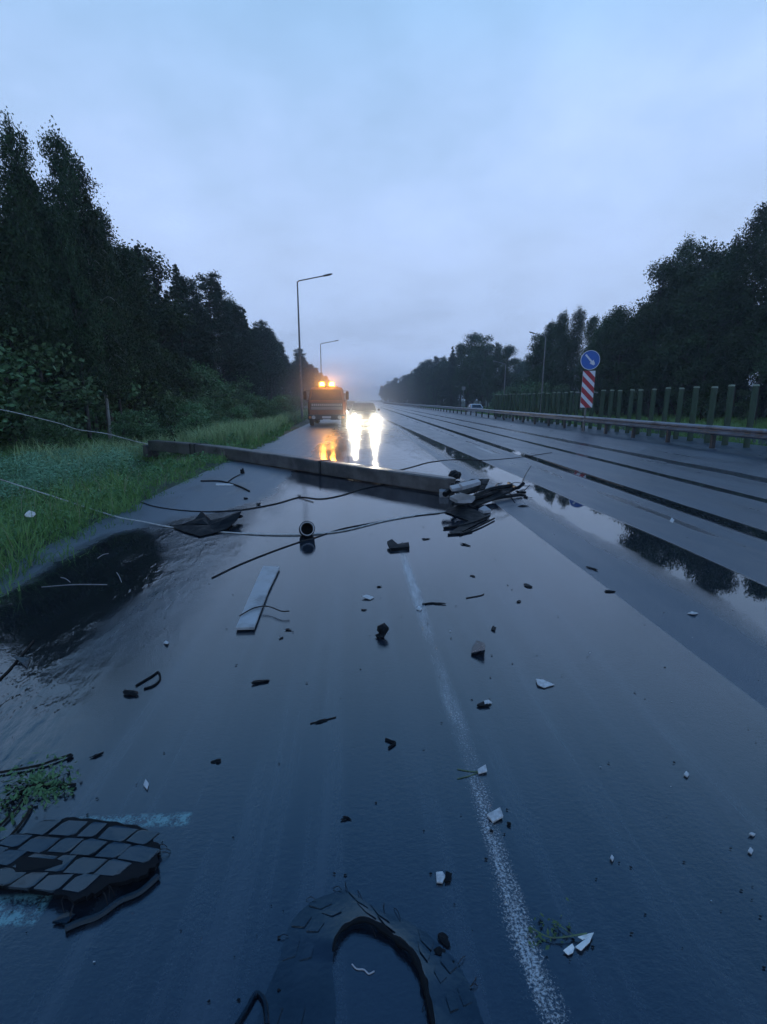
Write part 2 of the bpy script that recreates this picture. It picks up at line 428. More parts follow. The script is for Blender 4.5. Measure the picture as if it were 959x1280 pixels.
V = np.concatenate([blades(120000, verge_pts, .08, .32, .004, .008, 1.2), blades(9000, verge_pts, .3, .62, .004, .007, .9), blades(26000, right_pts, .15, .5, .006, .011, .6)])
cl_v = []
for _ in range(95):
    yc = 3.2+24*random.random()**1.6; xc = left_edge(yc)+random.uniform(-.15,.42); nb = random.randint(25,90)
    cl_v.append(blades(nb, lambda n: (rng.normal(xc,.09,n), rng.normal(yc,.14,n)), .04, .20, .004, .008, 1.3))
V = np.concatenate([V]+cl_v)
kind(link('grass', np_mesh('grass', V, 4, M['grass'])), 'stuff')
def far_verge(n):
    y = 14 + 45*rng.random(n)**1.3; x = np.array([left_edge(v) for v in y]) - .1 - 5.5*rng.random(n)**1.2
    k_ = ~((x/y > -.46) & (y < 18)); return x[k_], y[k_]
M['stalk'] = leaf_mat('dry_stalks', (.20,.21,.12), (.38,.37,.24), .7, 1.0)
kind(link('dry_stalks', np_mesh('dry_stalks', blades(2600, verge_pts, .25, .7, .0025, .004, 1.1), 4, M['stalk'])), 'stuff')
M['tallgrass'] = leaf_mat('tall_grass_blades', (.18,.27,.11), (.34,.43,.22), .6, .8)
kind(link('tall_grass', np_mesh('tall_grass', blades(34000, far_verge, .3, .95, .004, .008, .7), 4, M['tallgrass'])), 'stuff')
def leaf_quads(c, size, nrm=None, flat=.5, asp=.5):
    n = len(c); nrm = rng.normal(size=(n,3)) if nrm is None else nrm
    nrm[:,2] = np.abs(nrm[:,2]) + flat; nrm /= np.linalg.norm(nrm,axis=1)[:,None]
    a = rng.normal(size=(n,3)); a -= nrm*np.sum(a*nrm,1)[:,None]; a /= np.linalg.norm(a,axis=1)[:,None]+1e-9
    bb = np.cross(nrm,a); s = (size*rng.uniform(.6,1.4,n))[:,None]
    return np.stack([c-a*s, c+bb*s*asp, c+a*s, c-bb*s*asp],1).reshape(-1,4,3).reshape(-1,3)
# broad leaved weeds in clumps along the verge
C = []
for _ in range(900):
    y = 3.8 + 42*random.random()**1.7; x = left_edge(y) - .12 - 9.8*random.random()**1.2
    if x/y < -.95: continue
    if x < -4.3 and -.75 < ((x+7.3)*.728+(y-17.65)*.686) < .25: continue
    if x < -4.3 and -2.2 < ((x+7.3)*.728+(y-17.65)*.686) <= -.75 and random.random() < .6: continue
    low = x/y > -.46 and 8.5 < y < 17.5
    n = int(95*min(1,12/y)+26); r = random.uniform(.15,.5); hh = random.uniform(.16,.5)*(1.4 if y > 10 else .8)*(.35 if low else 1)
    p = rng.normal(size=(n,3))*np.array([r*.5,r*.5,.0]) + np.array([x,y,hgt(x,y)])
    p[:,2] += rng.random(n)**.7*hh*np.exp(-((p[:,0]-x)**2+(p[:,1]-y)**2)/(r*r))+.02
    C.append(np.concatenate([p, np.full((n,1), max(.015, y*.0027)*random.uniform(.7,1.25))],1))
C = np.concatenate(C)
kind(link('weeds', np_mesh('weeds', leaf_quads(C[:,:3].copy(), C[:,3], flat=.5), 4, M['weed'])), 'stuff')

# a stand of pale tall weeds beside the fallen pole
C = []
for _ in range(150):
    x, y = random.gauss(-7.0, 1.5), random.gauss(12.4, 2.1)
    if x > left_edge(y)-.9 or x/y > -.455: continue
    n = 330; hh = random.uniform(.35,.85)
    p = rng.normal(size=(n,3))*np.array([.17,.17,0]) + np.array([x,y,hgt(x,y)])
    p[:,2] += hh*rng.random(n)**.45
    C.append(np.concatenate([p, np.full((n,1), .019)],1))
C = np.concatenate(C)
M['paleweed'] = leaf_mat('pale_weed_leaves', (.085,.20,.10), (.20,.37,.21), .5, 1.1)
kind(link('weeds', np_mesh('weeds', leaf_quads(C[:,:3].copy(), C[:,3], flat=.6), 4, M['paleweed'])), 'stuff')

# ------------------------------------------------------------------ trees
def rotz(p, a):
    c, s = math.cos(a), math.sin(a); return Vector((p[0]*c-p[1]*s, p[0]*s+p[1]*c, p[2]))
def proto_birch(Ht, n_br, spread, leaves, seed, lowest=.25, bark='birchbark', lm='birch', leaf=.075, droop=1.0):
    rd = random.Random(seed); t = MB()
    sway = [(rd.uniform(-.25,.25), rd.uniform(-.25,.25)) for _ in range(7)]
    tr = catmull([(sx*k/3, sy*k/3, Ht*k/6) for k,(sx,sy) in enumerate(sway)], 4)
    t.tube(tr, [Ht*.0125*(1-.93*i/(len(tr)-1)) for i in range(len(tr))], 7)
    C = []
    def trunk_at(z):
        f = max(0,min(1,z/Ht))*(len(tr)-1); i = min(int(f), len(tr)-2); return tr[i].lerp(tr[i+1], f-i)
    for k in range(n_br):
        f = lowest + (1-lowest)*((k+.5)/n_br)**.9; z = Ht*f; a = k*2.4 + rd.uniform(-.5,.5)
        prof = min(1.0, ((1.0-f)/.55)**1.15+.05)*min(1.0,.45+(f-lowest)/.25)*rd.choice((.75,1.0,1.15))
        L = spread*(.30+.75*prof)*rd.uniform(.55,1.15)
        p0 = trunk_at(z-.3*L); d = Vector((math.cos(a),math.sin(a),0))
        p1 = p0 + d*L*.5 + Vector((0,0,L*.45)); p2 = p0 + d*L + Vector((0,0,L*(.55-.35*droop)))
        br = catmull([p0,p1,p2],4); t.tube(br, [.035*(1-.8*i/(len(br)-1))*Ht/14 for i in range(len(br))], 4, cap=False)
        m_ = int(leaves/n_br*(.5+L/spread))
        u = rng.random(m_)**.6; i = np.minimum((u*(len(br)-1)).astype(int), len(br)-2); fr = u*(len(br)-1)-i
        B = np.array([tuple(q) for q in br]); c = B[i]*(1-fr[:,None])+B[i+1]*fr[:,None]
        sp_ = .16+.20*L/spread
        nsub = 7; sub = rng.normal(size=(nsub,3))*np.array([1,1,.8])*sp_*spread*.5
        c = c + sub[rng.integers(0,nsub,m_)] + rng.normal(size=(m_,3))*.13*spread*.5
        c[:,2] -= np.abs(rng.normal(size=m_))*.42*droop*spread*.4*u
        C.append(c)
    C = np.concatenate(C)
    return t.mesh('trunk', M[bark], True), np_mesh('crown', leaf_quads(C, np.full(len(C),leaf), flat=.1, asp=.55), 4, M[lm])
def proto_spruce(Ht, Rb, leaves, seed, lowest=.06):
    rd = random.Random(seed); t = MB()
    t.tube([(0,0,0),(0,0,Ht*.5),(0,0,Ht)], [Ht*.014,Ht*.008,.012], 7)
    C = []; N = []; z = Ht*lowest
    levels = []
    while z < Ht*.985: levels.append(z); z += .30+.35*(1-z/Ht)
    for z in levels:
        f = z/Ht; Rz = Rb*(1-f)**.82*rd.uniform(.82,1.12)+.10; nb = 5+int(5*(1-f))
        for k in range(nb):
            a = rd.uniform(0,6.283); L = Rz*rd.uniform(.5,1.15); zz = z+rd.uniform(-.28,.28); d = np.array([math.cos(a),math.sin(a)])
            m_ = max(6,int(leaves/len(levels)/nb*(.35+L/Rb)))
            u = rng.random(m_)**.7; side = rng.normal(size=m_)*.17*(.4+L*.4)*(1.2-u)
            c = np.stack([d[0]*u*L - d[1]*side, d[1]*u*L + d[0]*side, zz - .34*L*u + .22*L*u**3 - np.abs(rng.normal(size=m_))*.24*(.3+L*.3)],1)
            C.append(c)
            if k % 2 == 0: t.tube([(0,0,z),(d[0]*L*.8,d[1]*L*.8,z-.2*L)], [.025,.006], 4, cap=False)
    C = np.concatenate(C)
    return t.mesh('trunk', M['bark'], True), np_mesh('crown', leaf_quads(C, np.full(len(C),.095), flat=.2, asp=.42), 4, M['spruce'])
def proto_broad(Ht, Rx, leaves, seed, lowest=.18, lm='broad', clumps=46, leaf=.095, top=.0):
    rd = random.Random(seed); t = MB(); C = []
    tr = catmull([(0,0,0),(rd.uniform(-.2,.2),rd.uniform(-.2,.2),Ht*.35),(rd.uniform(-.4,.4),rd.uniform(-.4,.4),Ht*.7),(0,0,Ht*.92)],4)
    t.tube(tr, [Ht*.016*(1-.9*i/(len(tr)-1)) for i in range(len(tr))], 7)
    for k in range(clumps):
        f = rd.random()**.85; z = Ht*(lowest+(.97-lowest)*f); prof = math.sin(math.pi*(.12+.86*f)**(1.0-top))**.6
        a = rd.uniform(0,6.283); rr = Rx*prof*rd.uniform(.25,1.0)
        c0 = np.array([math.cos(a)*rr, math.sin(a)*rr, z]); s = Rx*rd.uniform(.22,.46)
        t.tube([tr[min(len(tr)-1,int(f*.8*(len(tr)-1)))], c0], [.05*Ht/12,.012], 4, cap=False)
        m_ = int(leaves/clumps*rd.uniform(.5,1.4)); v = rng.normal(size=(m_,3)); v /= np.linalg.norm(v,axis=1)[:,None]
        v *= (rng.random(m_)**.45)[:,None]*s*np.array([1.1,1.1,.8]); C.append(c0+v*(1+.13*rng.normal(size=(m_,1))))
    C = np.concatenate(C)
    return t.mesh('trunk', M['bark'], True), np_mesh('crown', leaf_quads(C, np.full(len(C),leaf), flat=.2, asp=.6), 4, M[lm])
def proto_pine(Ht, Rx, leaves, seed):
    rd = random.Random(seed); t = MB(); C = []
    t.tube(catmull([(0,0,0),(.1,.05,Ht*.5),(-.08,.1,Ht*.97)],4), [Ht*.014*(1-.85*i/8) for i in range(9)], 7)
    for k in range(40):
        f = .42+.58*(k/39); z = Ht*f; a = k*2.4+rd.uniform(-.4,.4); L = Rx*(1.05-f)**.55*rd.uniform(.6,1.2)*1.25
        e = np.array([math.cos(a)*L, math.sin(a)*L, z+.12*L])
        t.tube([(0,0,z-.2),tuple(e)], [.05,.012], 4, cap=False)
        for q in (.55,.8,1.0):
            m_ = int(leaves/120*rd.uniform(.6,1.4)); v = rng.normal(size=(m_,3))*np.array([.36,.36,.24])*(.5+L*.25)
            C.append(e*np.array([q,q,1])+v)
    C = np.concatenate(C)
    return t.mesh('trunk', M['bark'], True), np_mesh('crown', leaf_quads(C, np.full(len(C),.11), flat=.1, asp=.35), 4, M['pine'])
TB = [proto_birch(14.5, 70, 2.3, 24000, 1), proto_birch(13.5, 62, 2.1, 22000, 2, .2), proto_birch(15, 76, 2.6, 26000, 3, .3)]
TS = [proto_spruce(13, 2.9, 22000, 4), proto_spruce(12, 2.5, 20000, 5), proto_spruce(14, 3.2, 24000, 15)]
TP = [proto_pine(13.5, 2.6, 12000, 6), proto_pine(12.5, 2.3, 11000, 16)]
TD = [proto_broad(12.5, 3.1, 22000, 7), proto_broad(11.5, 2.8, 20000, 8, .1), proto_broad(13, 3.2, 24000, 9, .15, clumps=60)]
TN = dict(birch=TB, spruce=TS, pine=TP, broadleaf=TD)
TN['palebirch'] = [proto_birch(13.5, 62, 2.1, 22000, 12, .2, bark='palebark')]
BASEH = dict(palebirch=13.3, birch=14.3, spruce=13.0, pine=13.2, broadleaf=12.2)
def tree(kindname, x, y, height, label, group, sx=1.0, var=None, rz=None):
    tm, cm = TN[kindname][(random.randrange(9) if var is None else var) % len(TN[kindname])]
    r = thing(kindname.replace('pale','')+'_tree', label, 'tree', (x, y, hgt(x,y)-.1), random.uniform(0,6.28) if rz is None else rz, group)
    s = height/BASEH[kindname]; r.scale = (s*sx, s*sx, s)
    link('trunk', tm, r); link('crown', cm, r); return r
LW = 'trees of the wood left of the road'; RW = 'trees of the wood beyond the barrier'
# the nearest trees, each placed on its own
def by_px(kn, px, py, Y, label, group, sx=1.0, var=None, rz=None):
    p = AT(px, py, Y); return tree(kn, p.x, p.y, p.z - hgt(p.x,p.y), label, group, sx, var, rz)
by_px('birch', 64, 172, 23, 'tall feathery birch whose thin top stands highest on the left above the wood', LW, .62, 0, .4)
by_px('palebirch', 97, 208, 24.5, 'second tall birch, right of the highest one, with a pale trunk foot', LW, .66, 1, 2.0)
by_px('birch', 6, 174, 21, 'birch cut by the left frame edge with its top at the frame', LW, .66, 2, 1.0)
by_px('birch', 34, 212, 22.5, 'lower birch squeezed between the two tallest birches on the left', LW, .7, 1, 4.0)
by_px('birch', 122, 260, 27, 'slender birch at the right end of the tall birch group, drooping twigs', LW, .62, 0, 3.2)
by_px('birch', -40, 200, 20.5, 'birch standing outermost on the left, only its branches reach in', LW, 1.0, 2, 2.6)
for px, py, Y in ((20,222,24),(50,240,25),(84,246,26),(110,282,28),(137,300,30),(150,322,32)):
    by_px('birch', px, py, Y, 'lower birch closing the gap between the tall birches of the left wood', LW, 1.05)
by_px('spruce', 160, 312, 33, 'pointed spruce just right of the birch group, first of the spruces', LW, .95, 1)
by_px('spruce', 173, 318, 35, 'second pointed spruce beside the birch group, twin of the first', LW, .9, 2)
by_px('spruce', 192, 338, 39, 'broad spruce third along the left tree line', LW, 1.1, 0)
by_px('spruce', 220, 342, 43, 'lone spruce spire with a clear gap on its right in the left tree line', LW, 1.0, 2)
by_px('pine', 260, 350, 50, 'round topped pine rising over its neighbours in the left tree line', LW, 1.15, 0)
by_px('spruce', 283, 372, 56, 'ragged spruce stepping down right of the round topped pine', LW, 1.0, 1)
by_px('pine', 243, 372, 48, 'low pine leaning against the round topped pine', LW, 1.0, 1)
for px, py, Y, kn in ((148,310,31,'birch'),(180,330,37,'broadleaf'),(206,346,41,'spruce'),(232,352,45,'pine'),(246,366,52,'spruce'),(272,362,54,'spruce'),(294,385,60,'pine'),(304,392,64,'spruce'),(318,404,70,'spruce'),(330,414,78,'pine')):
    by_px(kn, px, py, Y, 'tree filling the front of the left wood between the spruces and the street lamp', LW, 1.1)
far_l = {'spruce':'dark spruce in the receding wood left of the road', 'pine':'dark pine in the receding wood left of the road', 'birch':'birch in the receding wood left of the road', 'broadleaf':'leafy tree in the receding wood left of the road'}
y = 15.0
while y < 60:                                       # rows that close the wood behind the front trees
    tree(random.choice(['birch','birch','broadleaf']), -15.5-random.uniform(0,2.2)-max(0,y-30)*.05, y+random.uniform(-.8,.8), random.uniform(7.5,10.0), 'leafy tree low in the dense left wood, crown below the tallest birches', LW)
    tree(random.choice(['spruce','birch','pine']), -19.5-random.uniform(0,3), y+random.uniform(-.8,.8), random.uniform(9,11.5), 'tree deep inside the left wood, seen as a dark mass behind the front row', LW)
    tree('broadleaf', -25-random.uniform(0,4), y+1.2, random.uniform(8.5,11), 'leafy tree at the back of the left wood, nearly black', LW)
    y += random.uniform(2.0,2.9)
y = 58.0
while y < 330:
    x0 = -15.2 - max(0,y-60)*.012
    kn = random.choice(['spruce','pine','spruce','birch','pine'])
    tree(kn, x0+random.uniform(-1.5,1.0), y, random.uniform(11.2,14.4), far_l[kn], LW)
    kn = random.choice(['spruce','broadleaf','pine'])
    tree(kn, x0-5+random.uniform(-1.5,1.5), y+2, random.uniform(10.5,13), far_l[kn], LW)
    y += 3.0 + y*.028
# right wood
by_px('birch', 952, 258, 40, 'feathery tree at the right frame edge, tallest beyond the barrier', RW, .9, 0, 1.0)
by_px('birch', 925, 283, 42, 'loose feathery tree left of the tallest one beyond the barrier, sky between its twigs', RW, .85, 1, 2.2)
by_px('broadleaf', 876, 310, 46, 'broad leafy crown third from the right frame edge beyond the barrier', RW, .9, 0)
by_px('broadleaf', 832, 340, 49, 'leafy crown with a blunt top above the second last green blade', RW, .85, 2)
by_px('birch', 856, 312, 49, 'narrow birch between two broad crowns beyond the barrier', RW, .8, 2)
by_px('broadleaf', 796, 388, 55, 'lower leafy crown to the right of the round blue sign', RW, 1.0, 1)
by_px('broadleaf', 905, 330, 42, 'dense low crown under the feathery trees at the right edge', RW, 1.1, 1)
for px, py, Y in ((815,372,52),(783,396,54),(846,346,51),(768,402,57),(890,318,48),(908,305,47)):
    by_px('broadleaf', px, py, Y, 'leafy crown filling the even slope of the right wood above the green blades', RW, 1.0)
for px, py, Y in ((775,394,56),(758,398,60),(742,396,64),(722,393,68),(707,397,72),(692,403,75),(682,412,78),(673,420,80),(700,400,74)):
    by_px(random.choice(['birch','broadleaf']), px, py, Y, 'leafy tree in the even row behind the blue round sign', RW, .85)
for x_, y_ in ((29.2,33),(31,34.5),(30.5,37.5),(33,30),(32,25),(35.5,33),(34,27.5),(33,20),(31,16),(38,30),(37,23)):
    tree('birch', x_, y_, random.uniform(13.5,15.5), 'tall tree beyond the barrier just outside the right frame edge, mirrored in the ruts', RW, .95)
y = 24.0
while y < 76:
    tree(random.choice(['broadleaf','birch','broadleaf']), 33.5+max(0,y-40)*.02+random.uniform(-1,1), y, random.uniform(7.5,9.4), 'bushy tree low in the wood beyond the barrier and the green blades', RW)
    tree(random.choice(['broadleaf','spruce']), 40+random.uniform(-2,2), y+1.5, random.uniform(8.8,11.0), 'tree deep inside the wood beyond the barrier, almost black', RW)
    y += random.uniform(2.4,3.4)
for px, py, Y in ((636,428,104),(622,424,108),(606,421,112),(594,424,116),(578,430,120),(566,437,125),(630,455,100),(612,440,103),(588,446,112)):
    by_px(random.choice(['broadleaf','broadleaf','spruce','birch']), px, py, Y, 'tree of the bluish clump past the gap in the right wood', RW, 1.0)
for px, py, Y in ((644,452,135),(655,455,140),(664,448,138)):
    by_px('broadleaf', px, py, Y, 'pale distant tree filling the gap between the two right woods', RW, 1.2)
y = 128.0
while y < 520:
    x0 = 26 - max(0,y-130)*.012; t_ = (y-128)/392
    for off in (0, 6):
        kn = random.choice(['broadleaf','broadleaf','birch','spruce','pine'])
        tree(kn, x0+off+random.uniform(-1.5,1.5), y+off*.4, random.uniform(11.5,14.5)*(1+.1*t_), 'far tree of the right wood running down to the end of the road', RW)
    y += 3.6 + (y-120)*.035
y = 76.0
while y < 135:
    tree('broadleaf', 35+random.uniform(-2,3), y, random.uniform(5.5,7.2), 'low leafy tree closing the bottom of the gap in the right wood', RW, 1.2)
    y += 3.0
# shrubs
shr = [proto_broad(2.2, 1.15, 3800, s_, .04, 'shrub', 26, .05) for s_ in (21,22,23)]
def shrub(x, y, s, label, group):
    tm, cm = shr[random.randrange(3)]
    r = thing('shrub', label, 'shrub', (x,y,hgt(x,y)-.1), random.uniform(0,6.28), group); r.scale = (s*1.1,s*1.1,s)
    link('trunk', tm, r); link('crown', cm, r)
y = 18.0
while y < 90:
    shrub(-8.6-random.uniform(0,2.6)-y*.004, y, random.uniform(.55,.95)*(1+y*.004), 'green bush in the strip between the verge and the left wood', 'bushes along the left wood'); y += random.uniform(1.5,3.0)+y*.02
y = 12.0
while y < 60:
    shrub(-12.9-random.uniform(0,1.5), y, random.uniform(1.3,2.1), 'dark undergrowth bush at the foot of the left wood', 'undergrowth of the left wood'); y += random.uniform(1.3,2.4)
for x, y, s in ((24.5,68,1.9),(25.5,73,2.1),(24.6,78,2.0),(26,64,1.7),(25,83,1.8),(25.4,89,1.6)):
    shrub(x, y, s, 'rounded hedge bush behind the barrier near the right street lamp', 'hedge bushes beyond the barrier')
y = 24.0
while y < 60:
    shrub(31.2+random.uniform(-.6,1.4), y, random.uniform(.8,1.4), 'dark bush at the foot of the wood beyond the green blades', 'undergrowth beyond the barrier'); y += random.uniform(1.8,3.0)
for x, y in ((-6.3,27.0),(-6.6,33.0),(-7.0,36.5),(-7.2,22.5),(-8.0,25),(-7.4,29.5),(-8.2,32),(-6.2,40),(-6.6,44),(-9.3,21),(-9.6,28)):
    shrub(x, y, random.uniform(.65,1.0), 'green bush on the verge left of the orange truck', 'bushes on the verge by the truck')

g = AT(222,548,19.5); sap = thing('leaning_shrub', 'dark narrow shrub leaning left just behind the foot of the fallen pole', 'shrub', (g.x,19.5,hgt(g.x,19.5)))
top_ = AT(203,517,19.5)-Vector(sap.location)
MB().tube(catmull([(0,0,0), tuple(top_*.5+Vector((.05,0,.05))), tuple(top_)],5), [.03]*6+[.012]*5, 6).build('stem', M['wood'], sap)
u_ = rng.random(900)**.6; Cc = np.array(tuple(top_))*(.25+.85*u_)[:,None] + rng.normal(size=(900,3))*(.05+.13*np.sin(np.pi*np.clip(u_,0,1)))[:,None]
link('crown', np_mesh('crown', leaf_quads(Cc, np.full(900,.04), flat=.2), 4, M['birch']), sap)

# ------------------------------------------------------------------ guard rail with posts
rail = thing('guard_rail', 'grey corrugated steel crash barrier on dark posts along the right side of the road', 'crash barrier', (11.85,0,0))
prof = [(0,.44),(-.055,.47),(-.075,.50),(-.075,.53),(-.02,.575),(-.02,.605),(-.075,.65),(-.075,.69),(-.055,.72),(0,.755)]
prof = prof + [(x_+.012, z_) for x_, z_ in reversed(prof)]
b = MB(); b.loft([[(x_, y_, z_+.02) for x_, z_ in prof] for y_ in [6]+list(range(10,300,8))])
b.build('beam', M['galv'], rail)
pm = MB().box((.055,-.055,-.1),(.175,.055,.72)).box((.02,-.05,.5),(.055,.05,.72)).mesh('post', M['post'])
for k_ in range(96):
    o = link('post', pm, rail); o.location = (0, 8.9+2.48*k_, 0)

sm_ = MB().loft([[(x_*1.06-.005, y_, z_+.02) for x_, z_ in prof] for y_ in (-.16,.16)]).mesh('splice_plate', M['galv'])
bm_ = MB().lathe([(.004,0),(.02,0),(.02,.014),(.01,.018)], Matrix.Translation((-.02,0,.61)) @ Matrix.Rotation(R(-90),4,'Y'), 8).mesh('bolt', M['post'])
for k_ in range(22):
    o = link('splice_plate', sm_, rail); o.location = (0, 8.9+2.48*2*k_, 0)
    q_ = link('bolt', bm_, o); q_.location = (-.006,0,0)

# ------------------------------------------------------------------ green anti-glare blades
bl0 = thing('green_blade', 'upright dark green anti glare blade with a pale cap behind the crash barrier', 'anti-glare blade', (13.3,16.5,-.1), 0, 'green blades behind the crash barrier')
b = MB(); b.loft([[(math.cos(a)*.12, math.sin(a)*.05, z) for a in [2*math.pi*q/12 for q in range(12)]] for z in (.0,.06,2.0,2.16)])
b.build('blade', M['green'], bl0, True, 40)
b = MB(); b.loft([[(math.cos(a)*.122*s_, math.sin(a)*.052*s_, z) for a in [2*math.pi*q/12 for q in range(12)]] for z, s_ in ((2.155,1.0),(2.19,1.0),(2.215,.8))])
b.build('cap', M['greentop'], bl0, True, 40)
b = MB().box((-.09,-.09,-.25),(.09,.09,.03)); b.build('foot', M['post'], bl0)
for k_ in range(-3, 34):
    if k_ == 0: continue
    dup(bl0, (13.3+random.uniform(-.02,.02), 16.5+.98*k_+random.uniform(-.05,.05), -.1+random.uniform(-.03,.03)), random.uniform(-.15,.15)).rotation_euler.rotate_axis('Y', random.uniform(-.035,.035))

# ------------------------------------------------------------------ blue round sign over striped board
def disc(b, r, y0, y1, cz, n=40, r0=0.0):
    ring = lambda r_, y_: [(math.cos(2*math.pi*q/n)*r_, y_, cz+math.sin(2*math.pi*q/n)*r_) for q in range(n)]
    if r0 == 0: b.loft([ring(r,y1), ring(r,y0)])
    else: b.loft([ring(r0,y1), ring(r,y1), ring(r,y0), ring(r0,y0), ring(r0,y1)], cap=False)
sp_ = AT(738, 450, 25.4)
sg = thing('road_sign', 'blue round sign with a white arrow over a red and white striped board', 'road sign', (sp_.x,25.4,-.1), R(-8))
cz = sp_.z+.1
b = MB().tube([(0,.09,-.2),(0,.09,cz+.35)], .038, 10); b.build('pole', M['lampgrey'], sg, True, 50)
b = MB(); disc(b, .455, -.012, .012, cz); fc = b.build('blue_disc', M['blue'], sg)
b = MB(); disc(b, .47, -.018, .016, cz, r0=.445); b.build('rim', M['signwhite'], fc)
b = MB(); a_ = R(-47); ux, uz = math.cos(a_), math.sin(a_); vx, vz = -uz, ux
def ar(pts, y0, y1): return [(ux*u+vx*v, y0, cz+uz*u+vz*v) for u,v in pts], [(ux*u+vx*v, y1, cz+uz*u+vz*v) for u,v in pts]
pts = [(-.36,-.042),(.10,-.042),(.10,-.125),(.31,-.05),(.31,.05),(.10,.125),(.10,.042),(-.36,.042)]
b.prism(*ar(pts, -.016, -.011)); b.build('arrow', M['signwhite'], fc)
b0, b1, bw = cz-2.33, cz-.52, .30
b = MB().box((-bw,-.010,b0),(bw,.010,b1)); bd = b.build('striped_board', M['signwhite'], sg)
b = MB()
nst = 4
for q in range(nst+1):
    zc = b1 - (q+.02)*(b1-b0)/3.5 + .30
    poly = [(-bw,zc),(bw,zc-.60),(bw,zc-.60-.29),(-bw,zc-.29)]
    # clip to the board
    def clip(pl, zlim, keep_below):
        out = []
        for i in range(len(pl)):
            p, q2 = pl[i], pl[(i+1)%len(pl)]; ip = (p[1] <= zlim) == keep_below or p[1] == zlim; iq = (q2[1] <= zlim) == keep_below or q2[1] == zlim
            if ip: out.append(p)
            if ip != iq: t_ = (zlim-p[1])/(q2[1]-p[1]); out.append((p[0]+(q2[0]-p[0])*t_, zlim))
        return out
    poly = clip(poly, b1, True)
    if len(poly) >= 3: poly = clip(poly, b0, False)
    if len(poly) >= 3: b.prism([(x_,-.014,z_) for x_,z_ in poly], [(x_,-.0105,z_) for x_,z_ in poly])
b.build('red_stripe', M['signred'], bd)
b = MB().box((-.55,.06,b0+.72),(.55,.085,b0+.78)); b.build('bracket', M['lampgrey'], sg)

# ------------------------------------------------------------------ street lamps
def lamp(label, base, top_z, arm, rise, group='street lamps along the road', r=.085):
    t = thing('street_lamp', label, 'street lamp', base, 0, group)
    h_ = top_z - base[2]
    MB().tube([(0,0,-.3),(0,0,1.2),(0,0,h_)], [r*1.25,r*1.2,r*.6], 10).build('pole', M['lampgrey'], t, True, 50)
    sg_ = 1 if arm > 0 else -1
    MB().tube([(0,0,h_-.05),(sg_*.12,0,h_+.06),(arm,0,h_+rise)], r*.5, 8).build('arm', M['lampgrey'], t, True, 50)
    b = MB(); b.loft([[(arm+sg_*q, w_*math.cos(a), h_+rise+q*sg_*rise/abs(arm)*sg_+hh*math.sin(a)) for a in [2*math.pi*k_/10 for k_ in range(10)]] for q, w_, hh in ((-.08,.05,.04),(.1,.12,.07),(.5,.13,.07),(.66,.05,.03))])
    b.build('lamp_head', M['lampgrey'], t, True, 40)
    return t
p = AT(372, 352, 40); lamp('tall grey street lamp with its arm over the road, behind the orange truck', (AT(377,500,40).x,40,-.2), p.z, 1.95, .42)
p = AT(400, 430, 82); lamp('farther street lamp seen small above the orange truck roof, arm to the right', (AT(402,480,82).x,82,-.2), p.z, 2.2, .45)
p = AT(683, 421, 58); lamp('street lamp beyond the crash barrier with its short arm to the left', (AT(677,500,58).x,58,-.3), p.z, -1.3, .35)
p = AT(634, 455, 76); lamp('street lamp far beyond the barrier, half hidden before the gap in the wood', (AT(630,500,76).x,76,-.3), p.z, -1.3, .3)
b = thing('small_sign', 'thin post with a small plate far beyond the barrier near the silver car', 'sign', (AT(579,500,100).x,100,-.2))
MB().tube([(0,0,0),(0,0,4.2)], .06, 8).build('pole', M['lampgrey'], b)
MB().box((-.35,-.09,3.7),(.35,-.065,4.4), bev=.01).build('plate', M['lampgrey'], b)

# ------------------------------------------------------------------ vehicles
def wheel(x, y, r, w_, parent, side):
    Mx = Matrix.Translation((x,y,r)) @ Matrix.Rotation(R(90)*side, 4, 'Y')
    wl = MB().lathe([(r*.58,-w_/2),(r*.93,-w_/2),(r,-w_*.35),(r,w_*.35),(r*.93,w_/2),(r*.58,w_/2)], Mx, 22, True).build('wheel', M['tyre'], parent, True, 40)
    MB().lathe([(.02,w_*.30),(r*.25,w_*.32),(r*.3,w_*.18),(r*.5,w_*.2),(r*.575,w_*.42),(r*.575,-w_*.3)], Mx, 18).build('rim', M['wheel'], wl, True, 40)
    return wl
tr = thing('service_truck', 'orange service truck parked on the shoulder with two amber beacons lit on its roof', 'truck', (-2.0,31.6,0), 0)
